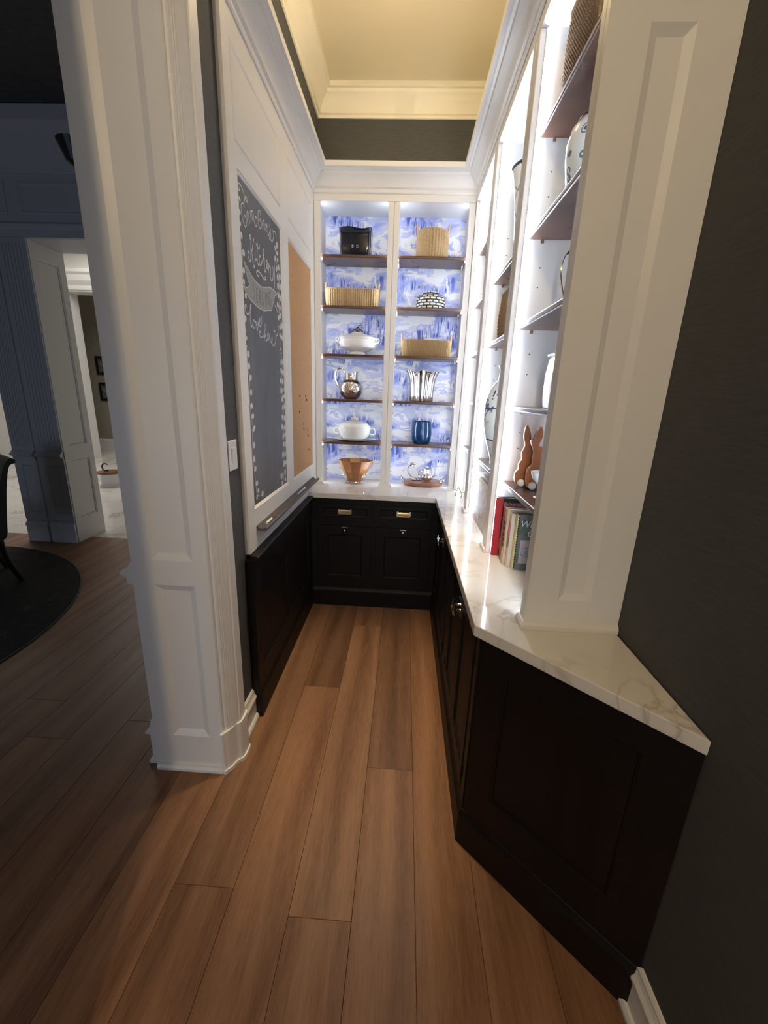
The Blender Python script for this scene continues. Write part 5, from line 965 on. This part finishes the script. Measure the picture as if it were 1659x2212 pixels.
# ------------------------------------------------------------------ dining room on the left
sx(box(-6.3, -1.0, -2.6, 3.975, 3.7, 3.8).build('ceiling', MT['dark']), 'dark dining room ceiling')
sx(box(-6.4, -6.2, -2.6, 4.4, 0, 3.8).build('wall_dining_left', MT['greywhite']), 'left wall of the dining room')
fw = struct('wall_dining_front', (-3.6, -2.55, 0), 'dining room wall with the window, behind the camera')
for a in ((-6.2, -3.6, 0, 3.7), (-1.8, -1.0, 0, 3.7), (-3.6, -1.8, 0, 0.20), (-3.6, -1.8, 1.95, 3.7)):
    box(a[0], a[1], -2.6, -2.5, a[2], a[3]).build('wall_section', MT['greywhite'], fw)
wn = struct('window_1', (-2.7, -2.55, 0.20), 'dining room window behind the camera')
for a in ((-3.6, -3.54, 0.20, 1.95), (-1.86, -1.8, 0.20, 1.95), (-3.54, -1.86, 0.20, 0.26), (-3.54, -1.86, 1.89, 1.95), (-2.72, -2.68, 0.26, 1.89)):
    box(a[0], a[1], -2.58, -2.52, a[2], a[3]).build('window_frame', MT['white'], wn)
# far openings: post with pilasters, header
ps = struct('trim_6', (-3.65, 3.975, 0), 'panelled post between the dining room openings')
box(-3.92, -3.40, 4.00, 4.40, 0, 2.825).build('core', MT['greywhite'], ps)
board('side_board', (-3.385, 4.0, 0), (0,1,0), (0,0,1), (1,0,0), 0.40, 2.825, [(0.07, 0.33, 0.24, 0.87), (0.07, 0.33, 1.0, 2.70)], 0.014, MT['white'], ps, bw=0.02, dep=0.012)
for a, b in ((-3.91, -3.68), (-3.655, -3.39)):
    board('pilaster', (a, 3.982, 0.24), (1,0,0), (0,0,1), (0,-1,0), b-a, 0.64, [(0.05, b-a-0.05, 0.06, 0.58)], 0.018, MT['greywhite'], ps, bw=0.018, dep=0.012)
    n = 7; wq = (b-a-0.04)/n
    m = MB().box(a, b, 3.985, 4.0, 0.96, 2.825)
    m.build('shaft', MT['greywhite'], ps)
    for k in range(n):
        box(a+0.02+k*wq+0.004, a+0.02+(k+1)*wq-0.004, 3.979, 3.985, 1.0, 2.79).build('flute_rib', MT['greywhite'], ps)
    MB().sweep([(b+0.0, 3.99, 0.87), (a-0.0, 3.99, 0.87)][::-1], [(0,0),(0.012,0),(0.014,0.02),(0.03,0.035),(0.045,0.045),(0.045,0.058),(0.03,0.07),(0.012,0.09),(0,0.09)]).build('chair_rail', MT['greywhite'], ps)
    MB().sweep([(b, 3.99, 0), (a, 3.99, 0)][::-1], [(0,0),(0.02,0),(0.02,0.17),(0.03,0.175),(0.028,0.19),(0.012,0.21),(0,0.22)]).build('plinth', MT['greywhite'], ps)
sx(box(-6.2, -1.0, 3.99, 4.4, 2.826, 3.7).build('wall_dining_back', MT['greywhite']), 'dining room wall above the openings')
h_ = struct('trim_7', (-3, 3.97, 2.82), 'dark shadowed header mouldings of the dining room')
MB().sweep([(-6.1, 3.989, 2.828), (-1.02, 3.989, 2.828)], [(0,0),(0.015,0),(0.018,0.06),(0.03,0.075),(0.035,0.1),(0.012,0.12),(0,0.125)]).build('casing_head', MT['greywhite'], h_)
MB().sweep([(-6.1, 3.989, 3.30), (-1.02, 3.989, 3.30)], [(0,0),(0.012,0),(0.02,0.04),(0.05,0.12),(0.12,0.25),(0.16,0.3),(0.17,0.395),(0,0.395)]).build('crown', MT['greywhite'], h_)
# header panel frames
for a, b in ((-5.6, -3.5), (-3.38, -1.3)):
    fr = MB().sweep([(a, 3.0), (a, 3.25), (b, 3.25), (b, 3.0)], [(0,0),(0,0.008),(0.02,0.012),(0.03,0)], closed=True)
    fr.v = [(v[0], 3.989-v[2], v[1]) for v in fr.v]; fr.build('panel_moulding', MT['greywhite'], h_)
# rug, chair, chandelier
def rugm():
    m = nmat('charcoal_rug', (0.012,0.012,0.014), 0.95); n = noise(m, coords(m, 'Object'), 9, 5, 0.7, 1.2)
    setc(m, ramp(m, n, [(0.4, (0.004,0.004,0.005)), (0.6, (0.012,0.012,0.014)), (0.72, (0.05,0.05,0.055))])); bump(m, noise(m, coords(m, 'Object'), 300, 2), 0.4, 0.004); return m
t = thing('round_rug', (-4.0, 2.1, 0.0005), 'large round charcoal rug under the dining chair', 'rug')
MB().lathe([(1.655, 0), (1.662, 0.004), (1.655, 0.010), (0.0005, 0.010)], 96, (-4.0, 2.1, 0.0005)).build('pile', rugm(), t)
MB().tube([(-4.0+1.662*math.cos(2*math.pi*k/96), 2.1+1.662*math.sin(2*math.pi*k/96), 0.0065) for k in range(96)], 0.006, 6, closed=True).build('binding', nmat('grey_binding', (0.09,0.09,0.095), 0.8), t)
def chair(px, py, ang):
    t = thing('dining_chair', (px, py, 0.0112), 'dark upholstered dining chair with a rolled back standing on the round rug', 'chair')
    dk = nmat('dark_grey_upholstery', (0.035,0.038,0.038), 0.6); lg = nmat('black_wood', (0.012,0.009,0.008), 0.35)
    M = Matrix.Translation((px, py, 0.0112)) @ Matrix.Rotation(ang, 4, 'Z')
    def add(m, name, mat, **k):
        m.xf(M); return m.build(name, mat, t, **k)
    add(box(-0.25, 0.25, -0.22, 0.26, 0.36, 0.47), 'seat', dk, bevel=0.03, seg=3)
    back = [(-0.20,0.40),(-0.245,0.60),(-0.28,0.80),(-0.325,0.95),(-0.37,1.02),(-0.405,1.015),(-0.405,0.985),(-0.37,0.97),(-0.345,0.90),(-0.315,0.75),(-0.285,0.55),(-0.26,0.40)]
    m = MB().prism(crom(back, 3, True), 'x', -0.25, 0.25); add(m, 'backrest', dk, smooth=True)
    for sx_ in (-1, 1):
        add(MB().tube([(sx_*0.22, 0.22, 0.36), (sx_*0.22, 0.225, 0.18), (sx_*0.215, 0.23, 0.0)], [0.028, 0.022, 0.016], 10), 'leg', lg, smooth=True)
        add(MB().tube(crom([(sx_*0.22, -0.22, 0.40), (sx_*0.22, -0.235, 0.22), (sx_*0.215, -0.30, 0.0)], 4), 0.021, 10), 'leg', lg, smooth=True)
chair(-3.50, 2.93, math.atan2(-0.83, -0.55)-math.pi/2)
t = thing('chandelier', (-1.92, 2.5, 2.70), 'black metal chandelier hanging in the dining room', 'chandelier')
MB().lathe([(0.02, 0.0), (0.05, 0.02), (0.085, 0.105), (0.088, 0.112), (0.08, 0.108), (0.04, 0.03)], 24, (-1.76, 2.5, 2.70), cap=False).build('cup', MT['black'], t)
MB().tube(crom([(-1.76, 2.5, 2.71), (-1.60, 2.55, 2.66), (-1.45, 2.6, 2.70)], 5), 0.01, 8).build('arm', MT['black'], t)
MB().tube([(-1.45, 2.6, 2.62), (-1.45, 2.6, 3.70)], 0.012, 8).build('stem', MT['black'], t)
# far hall
olive = nmat('olive_beige_wall', (0.34, 0.31, 0.25), 0.7)
sx(box(-9.3, -1.0, 10.65, 10.75, 0, 4.4).build('wall_hall_back', olive), 'olive-beige far wall of the marble hall')
sx(box(-9.4, -9.3, 4.4, 10.75, 0, 4.4).build('wall_hall_left', MT['white']), 'left wall of the marble hall')
sx(box(-1.1, -1.0, 4.4, 10.75, 0, 4.4).build('wall_hall_right', MT['white']), 'right wall of the marble hall')
sx(box(-9.4, -1.0, 4.4, 10.75, 4.4, 4.5).build('ceiling', MT['ceil']), 'ceiling of the marble hall')
sx(box(-9.3, -6.2, 4.30, 4.40, 0, 4.4).build('wall_hall_front', MT['white']), 'front wall of the marble hall')
e_ = struct('trim_8', (-7.2, 9.2, 0), 'white cased opening at the end of the marble hall')
box(-7.80, -7.05, 8.85, 9.4, 0, 4.4).build('pier', MT['white'], e_)
box(-9.3, -7.802, 9.15, 9.3, 0, 3.6).build('side_wall', MT['white'], e_)
box(-7.048, -1.1, 9.05, 9.4, 3.42, 4.4).build('entablature', MT['white'], e_)
MB().sweep([(-7.045, 9.05, 3.45), (-1.15, 9.05, 3.45)], [(0,0),(0.03,0),(0.04,0.08),(0.10,0.16),(0.12,0.26),(0.16,0.30),(0.16,0.36),(0,0.36)]).build('cornice', MT['white'], e_)
MB().sweep([(-7.80, 8.85, 0), (-7.03, 8.85, 0), (-7.03, 9.4, 0)][0:2], [(0,0),(0.03,0),(0.03,0.17),(0.015,0.2),(0,0.21)]).build('plinth', MT['white'], e_)
sx(MB().sweep([(-9.2, 10.65, 0), (-1.15, 10.65, 0)], [(0,0),(0.02,0),(0.02,0.2),(0.01,0.24),(0,0.25)]).build('baseboard_hall', MT['white']), 'white baseboard of the far wall')
pic = speck('dim_landscape_print', [(0.02,0.02,0.022), (0.10,0.105,0.10), (0.25,0.26,0.26)], 7, (1,1,2.5))
for zc_, lb in ((2.07, 'upper of two black framed landscape prints on the olive wall'), (1.44, 'lower of two black framed landscape prints on the olive wall')):
    t = thing('picture_frame', (-7.40, 10.63, zc_-0.22), lb, 'picture', 'framed prints on the olive wall')
    for a in ((-7.76, -7.06, zc_+0.17, zc_+0.22), (-7.76, -7.06, zc_-0.22, zc_-0.17), (-7.76, -7.71, zc_-0.17, zc_+0.17), (-7.11, -7.06, zc_-0.17, zc_+0.17)):
        box(a[0], a[1], 10.61, 10.648, a[2], a[3]).build('frame_bar', MT['black'], t)
    box(-7.71, -7.11, 10.63, 10.645, zc_-0.17, zc_+0.17).build('print', pic, t)
t = thing('pedestal_stand', (-4.82, 6.55, 0.0), 'low white pedestal stand with a round wooden top on the marble floor', 'stand')
C = (-4.82, 6.55, 0.0005)
MB().lathe([(0.15, 0), (0.15, 0.03), (0.135, 0.04), (0.135, 0.20), (0.15, 0.21), (0.0005, 0.215)], 36, C).build('pedestal', MT['white'], t, smooth=True)
MB().lathe([(0.18, 0.2155), (0.19, 0.225), (0.18, 0.245), (0.0005, 0.247)], 36, C).build('top', wood('walnut_top', (0.1,0.045,0.025), (0.17,0.08,0.045), (0.24,0.12,0.07), 0.3), t, smooth=True)
tag(MB().tube([(-4.84+0.06*math.cos(math.radians(a)), 6.50, 0.248+0.072+0.06*math.sin(math.radians(a))) for a in range(50, 311, 20)], 0.011, 8).build('letter_ornament', MT['black'], smooth=True), 'black letter C ornament standing on the wooden stand top', 'ornament')
